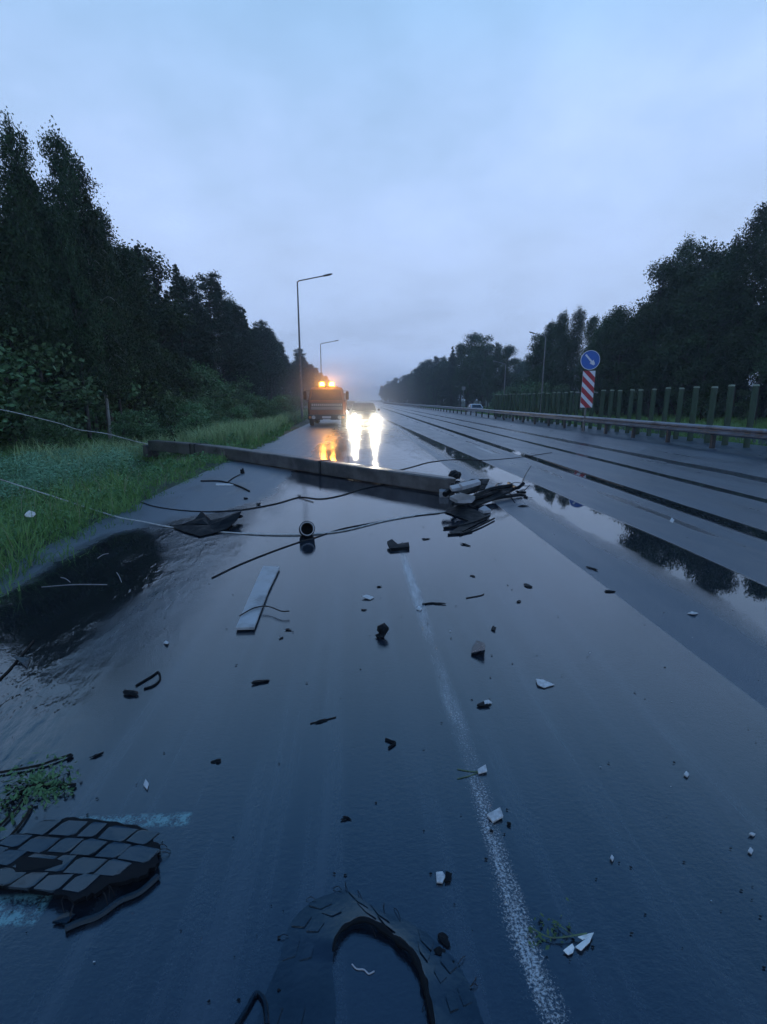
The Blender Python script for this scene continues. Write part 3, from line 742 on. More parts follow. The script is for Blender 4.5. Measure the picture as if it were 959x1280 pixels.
# local frame: front faces -Y
cabring = lambda z, hw, yf, yb, c=.12: [(-hw+c,yf,z),(hw-c,yf,z),(hw,yf+c,z),(hw,yb,z),(-hw,yb,z),(-hw,yf+c,z)]
MB().loft([cabring(.62,1.13,.0,1.9), cabring(.75,1.16,-.02,1.9), cabring(1.5,1.16,.02,1.9), cabring(1.58,1.14,.05,1.9), cabring(2.26,1.0,.38,1.85), cabring(2.38,.92,.5,1.75,.2)]).build('cab', M['orange'], tr)
MB().prism([(-.98,.045,1.60),(.98,.045,1.60),(.87,.355,2.22),(-.87,.355,2.22)], [(-.98,.075,1.60),(.98,.075,1.60),(.87,.385,2.22),(-.87,.385,2.22)]).build('windscreen', M['glass'], tr)
for s_ in (-1,1):
    MB().tube([(s_*.35,.03,1.58),(s_*.05,.19,1.98)], .012, 6).build('wiper', M['black'], tr)
    mr = MB().box((s_*1.30-.09,-.06,1.62),(s_*1.30+.09,.02,2.12), bev=.02).build('side_mirror', M['black'], tr)
    MB().tube([(s_*1.0,.2,2.15),(s_*1.30,-.02,2.16),(s_*1.30,-.02,1.6),(s_*1.1,.1,1.55)], .016, 6).build('mirror_arm', M['black'], mr)
    MB().prism([(s_*1.135,.3,1.58),(s_*1.135,1.3,1.58),(s_*1.03,1.25,2.15),(s_*1.03,.5,2.15)], [(s_*1.15,.3,1.58),(s_*1.15,1.3,1.58),(s_*1.045,1.25,2.15),(s_*1.045,.5,2.15)]).build('side_window', M['glass'], tr)
    dr = MB().box((min(s_*1.163,s_*1.175),.3,.72),(max(s_*1.163,s_*1.175),1.4,1.5)).build('door', M['orange'], tr)
    MB().box((min(s_*1.176,s_*1.2),1.2,1.3),(max(s_*1.176,s_*1.2),1.34,1.34)).build('handle', M['black'], dr)
    MB().lathe([(.02,-.02),(.105,-.01),(.115,.03),(.10,.06)], Matrix.Translation((s_*.80,-.13,.55)) @ Matrix.Rotation(R(90),4,'X'), 18).build('headlight', M['headoff'], tr, True, 40)
    MB().box((s_*1.02-.07,-.15,.48),(s_*1.02+.07,-.10,.62), bev=.015).build('turn_signal', mat('turn_lens', (.5,.18,.03), .3), tr)
    bc = MB().lathe([(.15,0),(.16,.03),(.155,.15),(.12,.21),(.04,.23)], Matrix.Translation((s_*.30-.0,.95,2.47)), 18).build('beacon', M['amber'], tr, True, 40)
    MB().lathe([(.17,-.03),(.17,0.0)], Matrix.Translation((s_*.30,.95,2.468)), 18).build('beacon_base', M['black'], bc)
MB().box((-.72,.85,2.38),(.72,1.05,2.44), bev=.01).build('light_bar', M['black'], tr)
gr = MB().box((-1.0,-.05,1.0),(1.0,-.025,1.42), bev=.01).build('grille', M['chassis'], tr)
b = MB()
for k_ in range(15):
    x_ = -.9+k_*.128
    b.box((x_,-.062,1.24),(x_+.06,-.052,1.38))
for k_ in range(3): b.box((-.95,-.062,1.04+k_*.06),(.95,-.052,1.06+k_*.06))
b.build('grille_bar', M['pale'], gr)
MB().box((-1.16,-.11,.40),(1.16,.25,.72), bev=.03).build('bumper', M['chassis'], tr)
MB().box((-.27,-.128,.50),(.27,-.113,.62)).build('number_plate', M['pale'], tr)
MB().box((-.24,-.125,.41),(.24,-.112,.455)).build('step_strip', M['pale'], tr)
MB().box((-.45,.3,.45),(.45,6.4,.7)).build('chassis', M['chassis'], tr)
MB().box((-1.12,2.05,.95),(1.12,6.6,2.05), bev=.03).build('cargo_body', M['orange'], tr)
for y_, xx in ((.95,1.0),(4.3,.98),(5.5,.98)):
    for s_ in (-1,1):
        wheel(s_*xx, y_, .46, .26, tr, s_)
for s_ in (-1,1):
    MB().box((s_*1.0-.16,1.45,.2),(s_*1.0+.16,1.47,.6)).build('mud_flap', M['rubber'], tr)

def car(label, loc, rz, paint, lights):
    t = thing('car', label, 'car', loc, rz)
    # front faces -Y; sections of the body
    def sec(y_, hw, z0, z1, rr=.1):
        return [(-hw+rr*.4,y_,z0),(hw-rr*.4,y_,z0),(hw,y_,z0+rr),(hw,y_,(z0+z1)/2+.08),(hw-.05,y_,z1-.04),(hw-.18,y_,z1),(-hw+.18,y_,z1),(-hw+.05,y_,z1-.04),(-hw,y_,(z0+z1)/2+.08),(-hw,y_,z0+rr)]
    MB().loft([sec(-2.1,.62,.30,.62),sec(-2.02,.78,.24,.70),sec(-1.6,.86,.2,.80),sec(-.85,.87,.2,.90),sec(.2,.88,.2,.93),sec(1.3,.87,.2,.95),sec(1.95,.84,.24,.96),sec(2.12,.74,.32,.88)]).build('body', paint, t, True, 35)
    def cs(y_, hw, z1): return [(-hw,y_,.90),(hw,y_,.90),(hw-.12 if z1 > 1 else hw,y_,z1-.05 if z1 > 1 else z1),(hw-.24 if z1 > 1 else hw-.1,y_,z1),(-hw+.24 if z1 > 1 else -hw+.1,y_,z1),(-hw+.12 if z1 > 1 else -hw,y_,z1-.05 if z1 > 1 else z1)]
    MB().loft([cs(-.95,.78,.92),cs(-.25,.80,1.38),cs(.2,.80,1.45),cs(.8,.79,1.43),cs(1.2,.77,1.30),cs(1.75,.74,.98)]).build('cabin', paint, t, True, 35)
    MB().prism([(-.66,-.90,.965),(.66,-.90,.965),(.54,-.29,1.355),(-.54,-.29,1.355)], [(-.66,-.87,.955),(.66,-.87,.955),(.54,-.26,1.345),(-.54,-.26,1.345)]).build('windscreen', M['glass'], t)
    MB().prism([(-.6,1.71,1.04),(.6,1.71,1.04),(.5,1.27,1.30),(-.5,1.27,1.30)], [(-.6,1.73,1.05),(.6,1.73,1.05),(.5,1.29,1.31),(-.5,1.29,1.31)]).build('rear_window', M['glass'], t)
    MB().box((-.5,-2.115,.42),(.5,-2.06,.56), bev=.01).build('grille', M['chassis'], t)
    MB().box((-.26,-2.14,.33),(.26,-2.117,.42)).build('number_plate', M['pale'], t)
    for s_ in (-1,1):
        hl = MB().lathe([(.02,-.03),(.09,-.02),(.10,.03),(.09,.06)], Matrix.Translation((s_*.62,-2.075,.63)) @ Matrix.Rotation(R(90),4,'X'), 16).build('headlight', M['head'] if lights == 'front' else M['headoff'], t, True, 40)
        MB().box((s_*.62-.13,2.02,.66),(s_*.62+.13,2.14,.82), bev=.02).build('tail_lamp', M['tail'] if lights == 'rear' else M['lens'], t)
        MB().box((s_*.98-.09,-.62,.93),(s_*.98+.07,-.52,1.06), bev=.02).build('side_mirror', M['black'], t)
        MB().prism([(s_*.795,-.6,.97),(s_*.795,1.3,.99),(s_*.70,.95,1.33),(s_*.70,-.1,1.33)],[(s_*.812,-.6,.97),(s_*.812,1.3,.99),(s_*.717,.95,1.33),(s_*.717,-.1,1.33)]).build('side_window', M['glass'], t)
        for y_ in (-1.3,1.3): wheel(s_*.78, y_, .31, .2, t, s_)
        if lights == 'front':
            ld = bpy.data.lights.new('headlight_beam','SPOT'); ld.energy = 2300; ld.color = (1,.86,.64); ld.spot_size = R(58); ld.spot_blend = 1.0; ld.shadow_soft_size = .09
            lo = link('headlight_beam', ld, t); lo.location = (s_*.62,-2.2,.63); lo.rotation_euler = (R(73),0,R(180))
    return t
car('dark car with dazzling white headlights coming down the wet lane beside the truck', (.32,33.5,0), R(1.5), M['carblack'], 'front')
car('far oncoming car with small white headlights, right behind the truck mirror', (-1.3,78,0), 0, M['carblack'], 'front')
p = AT(595, 507, 66); car('silver car with red tail lamps driving away behind the crash barrier', (p.x,66,-.34), R(-2), M['carsilver'], 'rear')
for s_ in (-1,1):
    ld = bpy.data.lights.new('beacon_glow','POINT'); ld.energy = 110; ld.color = (1,.42,.06); ld.shadow_soft_size = .15
    lo = link('beacon_glow', ld, tr); lo.location = (s_*.30,.72,2.62)

# ------------------------------------------------------------------ fallen pole and its wreck
A, B_ = Vector((-7.3,17.65,0)), Vector((1.42,8.38,0))
dirp = (B_-A).normalized(); nrm = Vector((-dirp.y, dirp.x, 0)); 
if nrm.y > 0: nrm = -nrm                      # towards the camera
pole = thing('fallen_pole', 'square grey concrete lamp pole knocked down across the road, broken at its right end', 'pole', (0,0,0))
b = MB(); rings = []; Ln = (B_-A).length
for k_ in range(29):
    t_ = k_/28; c = A + dirp*Ln*t_; s_ = .345-.075*t_; z0 = .015 - .13*max(0,1-t_/.42)**1.5; ch = .022
    jx = random.uniform(-.006,.006)
    sec_ = [(0,0),(0,s_)]  # near face at nrm*0, far face behind
    pr = [(0,ch),(0,s_-ch),(-ch,s_),(-s_+ch,s_),(-s_,s_-ch),(-s_,ch),(-s_+ch,0),(-ch,0)]
    rings.append([tuple(c + nrm*(u+jx+random.uniform(-.006,.006)) + Vector((0,0,z0+v+jx+random.uniform(-.006,.006)))) for u, v in pr])
last = [Vector(v) for v in rings[-1]]
rings.append([tuple(v + dirp*random.uniform(.03,.30)) for v in last])
b.loft(rings); b.build('shaft', M['concrete'], pole)
for k_ in range(7):
    o_ = B_ + nrm*(-.05-.03*k_) + Vector((0,0,.06+.03*(k_%5)))
    e_ = o_ + dirp*random.uniform(.3,.8) + Vector((random.uniform(-.12,.12),random.uniform(-.12,.12),random.uniform(-.04,.22)))
    MB().tube(catmull([o_, o_.lerp(e_,.5)+Vector((0,0,random.uniform(-.05,.09))), e_],5), .009, 6).build('rebar', M['wood'], pole)
for d_ in (3.2, 3.5, 9.4):
    t_ = d_/Ln; c = A + dirp*d_; s_ = .345-.075*t_; z0 = .015 - .13*max(0,1-t_/.42)**1.5
    MB().box((-.03,-.012,z0+.004),(.03,s_+.012,z0+s_+.012), Matrix.Translation((c.x,c.y,0)) @ Matrix.Rotation(math.atan2(dirp.y,dirp.x),4,'Z') @ Matrix.Translation((0,0,0))).build('steel_band', M['post'], pole)
fo = A - dirp*.1
Mf = Matrix.Translation((fo.x,fo.y,-.35)) @ Matrix.Rotation(math.atan2(dirp.y,dirp.x),4,'Z')
MB().box((-.30,-.06,.0),(.02,.42,.42), Mf, .03).build('base_block', M['concrete'], pole)

def lump(name, px, py, size, mt, label, cat, group=None, sq=(1,1,.6), seed=0, lift=.0, jag=.35, n=2):
    """a torn irregular lump lying on the road"""
    size *= .68; rd = random.Random(seed); import bmesh
    bm = bmesh.new(); bmesh.ops.create_icosphere(bm, subdivisions=n, radius=1.0)
    f1 = [Vector((rd.gauss(0,1),rd.gauss(0,1),rd.gauss(0,1)))*1.3 for _ in range(7)]; ph = [rd.uniform(0,6.28) for _ in f1]
    for v in bm.verts:
        d = 1 + jag*sum(math.sin(f.dot(v.co)*1.6+p_) for f,p_ in zip(f1,ph))/2.6 + rd.uniform(-jag,jag)*.35
        v.co = Vector((v.co.x*d*sq[0], v.co.y*d*sq[1], v.co.z*d*sq[2]))*size
    mz = min(v.co.z for v in bm.verts)
    for v in bm.verts: v.co.z = max(0.0, v.co.z - mz*.55)
    me = bpy.data.meshes.new(name); bm.to_mesh(me); bm.free(); me.materials.append(mt)
    o = link(name, me); g = G(px,py); o.location = (g.x,g.y,.003+lift); o.rotation_euler = (0,0,rd.uniform(0,6.28))
    return tag(o, label, cat, group)
def flat(name, poly, thick, mt, label, cat, group=None, lift=.004, tilt=0.0, seed=0, wave=.0, parent=None):
    """a torn sheet: outline on the road, given thickness, one side lifted"""
    rd = random.Random(seed); ps = [G(*p_) for p_ in poly]; c = sum(ps, Vector())/len(ps)
    span = max((p_-c).length for p_ in ps)
    ta = rd.uniform(0,6.28); td = Vector((math.cos(ta),math.sin(ta),0))
    base = []; top = []
    for p_ in ps:
        q = p_-c; z = lift + max(0, q.dot(td))*tilt + rd.uniform(0,wave)
        base.append(q + Vector((0,0,z))); top.append(q + Vector((0,0,z+thick)))
    o = MB().prism(base, top).build(name, mt, parent)
    o.location = c
    return tag(o, label, cat, group) if label else o
def rod(name, pts, r, mt, label, cat, group=None, z=.0, side=()):
    P_ = [G(p_[0],p_[1], (p_[2] if len(p_) > 2 else 0)) + Vector((0,0,r+z)) for p_ in pts]
    c = P_[0].copy(); b = MB().tube(catmull([p_-c for p_ in P_],5), r, 6)
    for s_ in side:
        S_ = [G(p_[0],p_[1], (p_[2] if len(p_) > 2 else 0)) + Vector((0,0,r+z)) - c for p_ in s_]; b.tube(catmull(S_,4), r*.7, 5)
    o = b.build(name, mt, smooth=True, sharp=50); o.location = c
    return tag(o, label, cat, group)

# wreck at the broken end
wk = thing('mangled_frame', 'mangled black lamp frame heaped at the broken end of the concrete pole', 'wreckage', tuple(G(610,622)))
c0 = wk.location
def L(px,py,z=0): return G(px,py,z)-c0
for nm, pts, r_ in (('bent_bar', [L(585,625,.10),L(612,612,.16),L(640,607,.20)], .035), ('bent_bar', [L(570,628,.05),L(600,622,.10),L(628,612,.12)], .03),
                    ('bent_bar', [L(556,618,.22),L(575,606,.30),L(600,603,.26)], .045), ('bent_bar', [L(600,628,.04),L(625,622,.05),L(652,618,.04)], .028),
                    ('bent_bar', [L(636,604,.12),L(646,610,.18),L(655,604,.26)], .03), ('bent_bar', [L(566,630,.12),L(590,632,.03),L(610,636,.02)], .022),
                    ('bent_bar', [L(555,660,.015),L(585,655,.02),L(612,645,.03)], .016), ('bent_bar', [L(575,668,.012),L(600,657,.02),L(618,648,.02)], .012), ('bent_bar', [L(560,668,.012),L(574,667,.012),L(590,664,.012)], .012)):
    MB().tube(catmull(pts,5), r_, 6).build(nm, M['black'], wk)
def sheetpart(nm, pts, th, mt):
    base = [L(*p_) for p_ in pts]; MB().prism(base, [v+Vector((0,0,th)) for v in base]).build(nm, mt, wk)
sheetpart('torn_sheet_and_reflection', [(560,614,.16),(590,600,.26),(612,600,.24),(606,612,.14),(580,620,.12)], .02, M['black'])
sheetpart('torn_sheet_and_reflection', [(578,628,.02),(612,616,.10),(640,606,.16),(646,612,.1),(616,626,.04),(590,636,.01)], .02, M['black'])
sheetpart('torn_sheet_and_reflection', [(556,640,.012),(576,630,.05),(600,640,.03),(612,648,.012),(598,654,.01),(572,668,.01),(562,666,.012),(586,651,.012)], .005, M['black'])  # dark sheet standing for the pole end and wreck mirrored in the wet lane
for k_ in range(9):
    a_ = L(random.uniform(575,645), random.uniform(606,630), random.uniform(.02,.15)); e_ = a_+Vector((random.uniform(-.35,.35),random.uniform(-.25,.25),random.uniform(-.02,.16)))
    e_.z = max(.01,e_.z); MB().tube([a_, a_.lerp(e_,.5)+Vector((0,0,.04)), e_], .007, 5).build('loose_wire', M['cable'], wk)
gs = 'pale concrete chunks at the broken pole end'
flat('chunk_and_reflection', [(562,613,.27),(575,610,.27),(590,607,.27),(592,611,.27),(578,615,.27),(565,617,.27)], .04, M['slab'], 'long pale concrete sliver lying on top of the black wreck', 'concrete chunk', gs, lift=.03, seed=1)
flat('chunk_and_reflection', [(574,609.5,.30),(597,604,.30),(601,607.5,.30),(578,614,.30)], .05, M['slab'], 'pale concrete bar beside the sliver on the black wreck', 'concrete chunk', gs, lift=.02, seed=2)
flat('chunk_and_reflection', [(549,619),(558,617),(561,622),(550,622)], .10, M['slab'], 'small pale block just at the torn end of the pole shaft', 'concrete chunk', gs, seed=3)
flat('chunk_and_reflection', [(562,625,.08),(575,622,.08),(594,625,.08),(590,629,.08),(572,630,.08)], .05, M['slab'], 'pale flat concrete piece in front of the black wreck', 'concrete chunk', gs, seed=4, tilt=.1)
flat('chunk_and_reflection', [(598,640),(606,635),(614,641),(604,644)], .04, M['slab'], 'pale triangular flake standing for the mirrored wreck on its near side', 'concrete chunk', gs, seed=5, tilt=.1)  # pale flake put where the wet lane only reflects the wreck
for q, (px,py,s_) in enumerate(((603,617,.05),(616,614,.04),(625,611,.05),(588,621,.04),(609,622,.03))):
    lump('concrete_crumb', px, py, s_, M['slab'], 'fist sized pale concrete crumb scattered among the wreck bars', 'concrete crumb', 'concrete crumbs in the wreck', seed=30+q, lift=.05)
lump('black_lump', 650, 617, .11, M['black'], 'black torn lump at the right foot of the wreck', 'debris', seed=41, sq=(1.3,.9,.6))
lump('black_lump', 657, 622, .05, M['black'], 'thumb of black plastic just right of the wreck', 'debris', seed=42)
lump('black_lump', 654, 633, .07, M['black'], 'flat black scrap in the wet beside the seam, nearest to the wreck', 'debris', seed=43, sq=(1.6,.6,.25))
lump('black_lump', 571, 600, .17, M['black'], 'bulky black housing piece behind the torn pole end', 'debris', seed=44, sq=(1.3,.9,.9), lift=.02)
rod('wire_end', [(652,606,.1),(657,594,.15),(664,583,.2)], .009, M['cable'], 'short stiff wire end sticking up right of the wreck', 'wire')

# cables
cg = 'cables torn down with the pole'
rod('cable', [(-60,583,.9),(0,600,.42),(60,619,.16),(140,645,.06),(180,653,.02),(215,660),(265,665),(330,669),(383,669),(430,664),(480,652),(520,645),(560,640)], .009, M['palewire'], 'pale cable running from the left grass past the black ring to the wreck', 'cable', cg)
rod('cable', [(172,627),(200,635),(250,640),(300,638),(345,630),(375,622),(400,624),(425,620),(455,611),(480,606)], .0085, M['cable'], 'dark sagging cable on the wet road between the pole and the crumpled sheet', 'cable', cg, side=[[(345,630),(375,621),(372,619)],[(372,622),(385,626),(392,628)]])
rod('cable', [(265,723),(300,706),(340,690),(374,678),(392,673),(425,662),(460,655),(505,647),(550,642)], .006, M['cable'], 'dark double cable passing under the black ring', 'cable', cg)
rod('cable', [(497,588.5),(515,584),(540,577.5),(575,574.5),(607,575.5),(640,573),(657,571),(690,566)], .009, M['cable'], 'thin dark cable lying on the road behind the fallen pole', 'cable', cg)
o = MB().tube(catmull([AT(*p_) for p_ in ((-40,510,14.5),(0,512,14.5),(37,520,15),(77,530,15.6),(98,537,16),(133,542,16.5),(167,551,17.2),(185,555,17.5))],5), .013, 6).build('cable', M['palewire'])
tag(o, 'slack pale cable hanging over the weeds from the pole foot to the left edge', 'cable', cg)
rod('cable', [(680,575),(715,588),(745,597),(780,609)], .006, M['cable'], 'faint dark cable piece along the right lane beyond the seam', 'cable', cg)

# black ring, sheet, plank
g = G(384,671)
rg = thing('black_ring', 'short black pipe ring standing on the road with its pale rimmed mouth towards the viewer', 'pipe ring', (g.x,g.y,.094), 0)
Mr = Matrix.Rotation(R(72),4,'X') @ Matrix.Rotation(R(8),4,'Y')
MB().lathe([(.078,-.10),(.092,-.10),(.092,.09),(.080,.10),(.070,.095),(.070,-.08)], Mr, 32, True).build('sleeve', M['black'], rg, True, 40)
MB().lathe([(.083,.096),(.083,.108),(.071,.108),(.071,.096)], Mr, 32, True).build('rim', M['rim'], rg, True, 40)
MB().lathe([(.01,-.07),(.0715,-.075)], Mr, 24).build('back_plate', M['black'], rg)
# crumpled black sheet
ou = [(214,657),(230,659),(246,655),(256,650),(266,655),(282,654),(292,650),(301,648),(304,653),(297,659),(285,664),(268,668),(250,672),(236,668),(224,664)]
c = G(262,662); b = MB(); hs = [.02,.04,.08,.15,.07,.10,.06,.12,.17,.10,.04,.02,.02,.02,.02]
ps = [G(*p_)-c for p_ in ou]; ps = [Vector((p_.x,p_.y*(1.0 if i_ > 8 else .8),hh)) for i_, (p_,hh) in enumerate(zip(ps,hs))]
cen = Vector((0,0,.06)); n_ = len(ps)
mid_ = [p_.lerp(cen,.5)+Vector((0,0,random.uniform(-.01,.04))) for p_ in ps]
vs = ps+mid_+[cen]; fs = [(i_,(i_+1)%n_,n_+(i_+1)%n_,n_+i_) for i_ in range(n_)]+[(n_+i_,n_+(i_+1)%n_,2*n_) for i_ in range(n_)]
b.add(vs, fs); o = b.build('crumpled_sheet', M['black']); o.location = c
sm = o.modifiers.new('thick','SOLIDIFY'); sm.thickness = .012
tag(o, 'crumpled black plastic sheet standing in shallow water left of the black ring', 'plastic sheet')
lump('black_lump', 299, 652, .07, M['black'], 'black knob at the right end of the crumpled sheet', 'debris', seed=47, lift=.05)
flat('grey_panel', [(329,711),(350,712),(336,741),(318,789),(295,789.5),(311,752)], .018, M['plank'], 'long pale grey panel lying flat in the left lane', 'panel', seed=9, lift=.012)
rod('thin_wire', [(300,776),(318,766),(335,764),(352,770),(362,770)], .005, M['cable'], 'thin dark wire curl lying over the near end of the grey panel', 'wire', z=.035)

# twigs and bent strips
rod('twig', [(251,602),(272,602),(284,604),(300,609),(312,615)], .015, M['wood'], 'dark bent stick on the road left of the sagging cable', 'stick', side=[[(284,604),(292,598),(300,594)]])
lump('black_lump', 303, 592, .09, M['black'], 'small black stump standing near the pole on the left lane', 'debris', seed=50, sq=(.8,.8,1.2))
lump('black_lump', 307, 624, .05, M['black'], 'black pebble sized bit on the sagging cable, left one', 'debris', seed=51)
lump('black_lump', 323, 631, .06, M['black'], 'black clot caught on the sagging cable', 'debris', seed=52, sq=(1.4,.8,.6))
rod('reed', [(-14,862),(8,842),(22,826),(42,802)], .006, M['wood'], 'straight dark reed standing out of the left puddle', 'stick')
flat('dark_leaf', [(17,826),(28,825),(38,824),(34,836),(28,831)], .006, M['rubber'], 'dark leaf scrap caught on the reed in the left puddle', 'leaf', seed=12, tilt=.3)
rod('bent_strip', [(170,858),(190,846),(198,841),(200,850),(192,858),(180,862)], .0055, M['black'], 'black bent bracket lying open on the left lane', 'bracket')
lump('black_lump', 164, 868, .035, M['black'], 'black stub at the near end of the bent bracket', 'debris', seed=54, sq=(1.5,.8,.5))
flat('white_strip', [(270,605),(292,605),(292,607.5),(270,607.5)], .01, M['white'], 'short white strip on the left lane under the bent stick', 'strip', seed=13)

# scraps on the middle lane
sg_ = 'small scraps on the wet lane'
k5 = [(484,683),(490,681),(497,684),(511,682),(512,687),(500,688),(488,689)]
flat('black_scrap', k5, .03, M['black'], 'black two winged scrap at the far end of the worn lane line', 'debris', seed=60, tilt=.25)
lump('black_clump', 477, 796, .048, M['black'], 'round ragged black clump left of the lane line', 'debris', seed=61, sq=(1.1,1,.8), jag=.8, n=3)
flat('dark_shard', [(590,812),(596,803),(606,810),(606,821),(589,819)], .012, M['rubber'], 'dark triangular shard leaning up right of the lane line', 'debris', seed=62, tilt=.55)
rod('black_tick', [(482,925),(489,928),(494,930),(486,936)], .006, M['black'], 'small black tick shaped clip in the middle lane', 'clip')
flat('white_chip', [(670,851),(679,851),(693,857),(680,861),(672,858)], .004, M['white'], 'white winged shard alone in the right half of the lane', 'shard', seed=63, tilt=.15)
flat('white_chip', [(605,879),(611,876.5),(615,880),(606,883)], .006, M['white'], 'white tip with a dark shaft beside the lane line', 'shard', seed=64, tilt=.3)
flat('dark_shard', [(596,883),(604,879),(613,884),(600,885)], .008, M['black'], 'dark shaft under the white tip beside the lane line', 'debris', seed=65)
flat('white_chip', [(597,964),(607,960),(609,967),(598,969)], .006, M['white'], 'white folded chip on the lane line, upper one', 'shard', seed=66, tilt=.3)
flat('white_chip', [(609,1021),(625,1014),(629,1024),(616,1030)], .008, M['white'], 'square white tile chip on the lane line, lower one', 'shard', seed=67, tilt=.2)
lump('black_lump', 636, 1031, .014, M['black'], 'black crumb right of the square white tile chip', 'debris', seed=68)
lump('black_lump', 615, 1040, .010, M['black'], 'tiny black crumb below the square white tile chip', 'debris', seed=69)
flat('white_chip', [(545,1093),(553,1092),(557,1098),(553,1106),(546,1105)], .006, M['white'], 'round pale cap fragment with a dark side near the bottom rubber', 'shard', seed=70)
flat('dark_shard', [(557,1093),(565,1095),(563,1104),(556,1105)], .006, M['black'], 'dark half of the broken pale cap', 'debris', seed=71, tilt=.3)
for q, (px,py,w_,h_,lb) in enumerate(((858,970,7,7,'white crumb alone far right in the near lane'),(940,1045,9,5,'upper of two white slivers at the right frame edge'),(938,1066,7,8,'lower of two white slivers at the right frame edge'),(765,1075,5,9,'little white peg right of the lane line'),(866,768,14,5,'white flattened scrap in the right lane water'),(183,983,7,12,'pale paper scrap between puddle and old paint'),(208,805,7,6,'white nub above the bent bracket'),(524,762,8,5,'white speck beside a dark crumb on the lane'),(460,748,16,5,'pale thin splinter right of the grey panel'),(840,652,6,5,'white crumb beyond the seam, nearest to the long rut puddle'))):
    w_, h_ = w_*.8, h_*.8; p_ = [(px-w_*.6,py),(px-w_*.1,py-h_*.6),(px+w_*.6,py-h_*.1),(px+w_*.2,py+h_*.6)]
    flat('white_chip', p_, .005, M['white'], lb, 'shard', seed=80+q, tilt=.25)
for q, (px,py,s_,lb) in enumerate(((434,1024,.013,'black flake alone in the dark foreground of the lane'),(326,853,.03,'black flat bar scrap left of the middle lane'),(272,952,.014,'dark spot of rubber below the left lane middle'),(553,1174,.02,'black broken clip by the bottom rubber'),(548,1190,.014,'black foot of the broken clip'),(648,752,.02,'black crumb right of the lane line, upper'),(661,733,.03,'dark crumb right of the lane line, higher up'),(617,787,.022,'small dark crumb above the triangular shard'),(763,740,.026,'black crumb just left of the seam'),(548,755,.024,'dark crumb left of the black tick on the lane'),(474,734,.022,'black drop shaped crumb right of the panel'),(531,674,.03,'black pebble below the wreck'),(581,681,.035,'dark flake on the lane below the wreck'),(742,712,.04,'black torn flake on the rough lane by the seam'),(590,720,.02,'speck of black plastic left of the seam'),(120,945,.02,'black dash shaped scrap right of the leafy clump'),(361,788,.02,'black flake right of the grey panel foot'),(352,798,.012,'tiny dark crumb right of the grey panel foot'),(404,902,.014,'dark splinter flake in mid lane'),(455,763,.016,'dark speck near the top of the middle lane'))):
    lump('dark_crumb', px, py, s_, M['black'], lb, 'debris', sg_, seed=120+q, sq=(1.7,.8,.22), jag=.75, n=3)
rod('black_stick', [(528,756),(540,754.5),(546,755)], .006, M['black'], 'thin dark stick pointing at a crumb on the lane line', 'stick')
rod('pale_straw', [(583,748),(600,745),(605,743)], .004, M['wood'], 'thin straw lying right of the lane line', 'straw')
rod('pale_straw', [(388,905),(405,901),(420,897)], .003, M['wood'], 'thin straw lying in the middle of the lane', 'straw')
rod('grass_stalk', [(572,962),(590,965),(606,964)], .0022, M['stem'], 'pale grass stalk across the lane line, upper', 'straw')
rod('grass_stalk', [(572,974),(588,970),(600,965)], .0022, M['stem'], 'pale grass stalk across the lane line, lower', 'straw')

# torn plant with white bits by the lane line
g0 = G(700,1178)
pl = thing('torn_plant', 'torn green plant with white folded scraps on the lane line near the bottom', 'plant', tuple(g0))
MB().tube(catmull([G(662,1160)-g0+Vector((0,0,.004)), G(690,1176)-g0+Vector((0,0,.012)), G(733,1172)-g0+Vector((0,0,.016))],5), .0022, 6).build('stem', M['stem'], pl)
MB().tube(catmull([G(690,1152)-g0+Vector((0,0,.01)), G(706,1165)-g0+Vector((0,0,.01)), G(720,1174)-g0+Vector((0,0,.01))],5), .0014, 6).build('stem', M['stem'], pl)
Cc = np.array([tuple(G(random.uniform(662,712), random.gauss(1166,11))-g0+Vector((0,0,random.uniform(.003,.02)))) for _ in range(46)])
link('leaves', np_mesh('leaves', leaf_quads(Cc, np.full(46,.008), flat=.8), 4, M['shrub']), pl)
for pts in (((719,1186),(727,1180),(741,1171),(737,1182),(726,1192)), ((704,1191),(715,1184),(718,1187),(716,1194),(710,1196)), ((722,1176),(733,1171),(742,1170),(740,1174),(728,1178))):
    ps = [G(*p_)-g0 for p_ in pts]; base = [p_+Vector((0,0,.005+random.uniform(0,.008))) for p_ in ps]
    MB().prism(base, [v+Vector((0,0,.0025)) for v in base]).build('white_scrap', M['paper'], pl)

# weeds washed into the left puddle
g0 = Vector((-1.42,1.83,0))
cl_ = thing('weed_clump', 'soaked clump of green weeds and twigs washed up at the left frame edge', 'weeds', tuple(g0))
Cc = np.concatenate([rng.normal(size=(260,3))*np.array([.07,.10,.012])+np.array([0,0,.02]), rng.normal(size=(120,3))*np.array([.06,.03,.008])+np.array([.08,.06,.015]), rng.normal(size=(80,3))*np.array([.05,.02,.006])+np.array([.12,-.02,.012])])
Cc[:,2] = np.abs(Cc[:,2])+.004
link('leaves', np_mesh('leaves', leaf_quads(Cc, np.full(len(Cc),.013), flat=.7, asp=.4), 4, M['shrub']), cl_)
for pts in ([(0,968),(45,960),(70,952),(90,945)],[(40,985),(70,984),(95,983)],[(0,1010),(30,990),(55,978)],[(12,1050),(30,1028),(40,1010)],[(0,1035),(22,1012),(36,990)]):
    MB().tube(catmull([G(*p_)-g0+Vector((0,0,.010)) for p_ in pts],5), .0055, 5).build('twig', M['wood'], cl_)
lump('dark_crumb', 88, 948, .018, M['black'], 'black bud at the end of the upper twig of the weed clump', 'debris', sg_, seed=160, sq=(.8,1.4,.5))
lump('dark_crumb', 92, 985, .016, M['black'], 'black bud at the end of the lower twig of the weed clump', 'debris', sg_, seed=161)

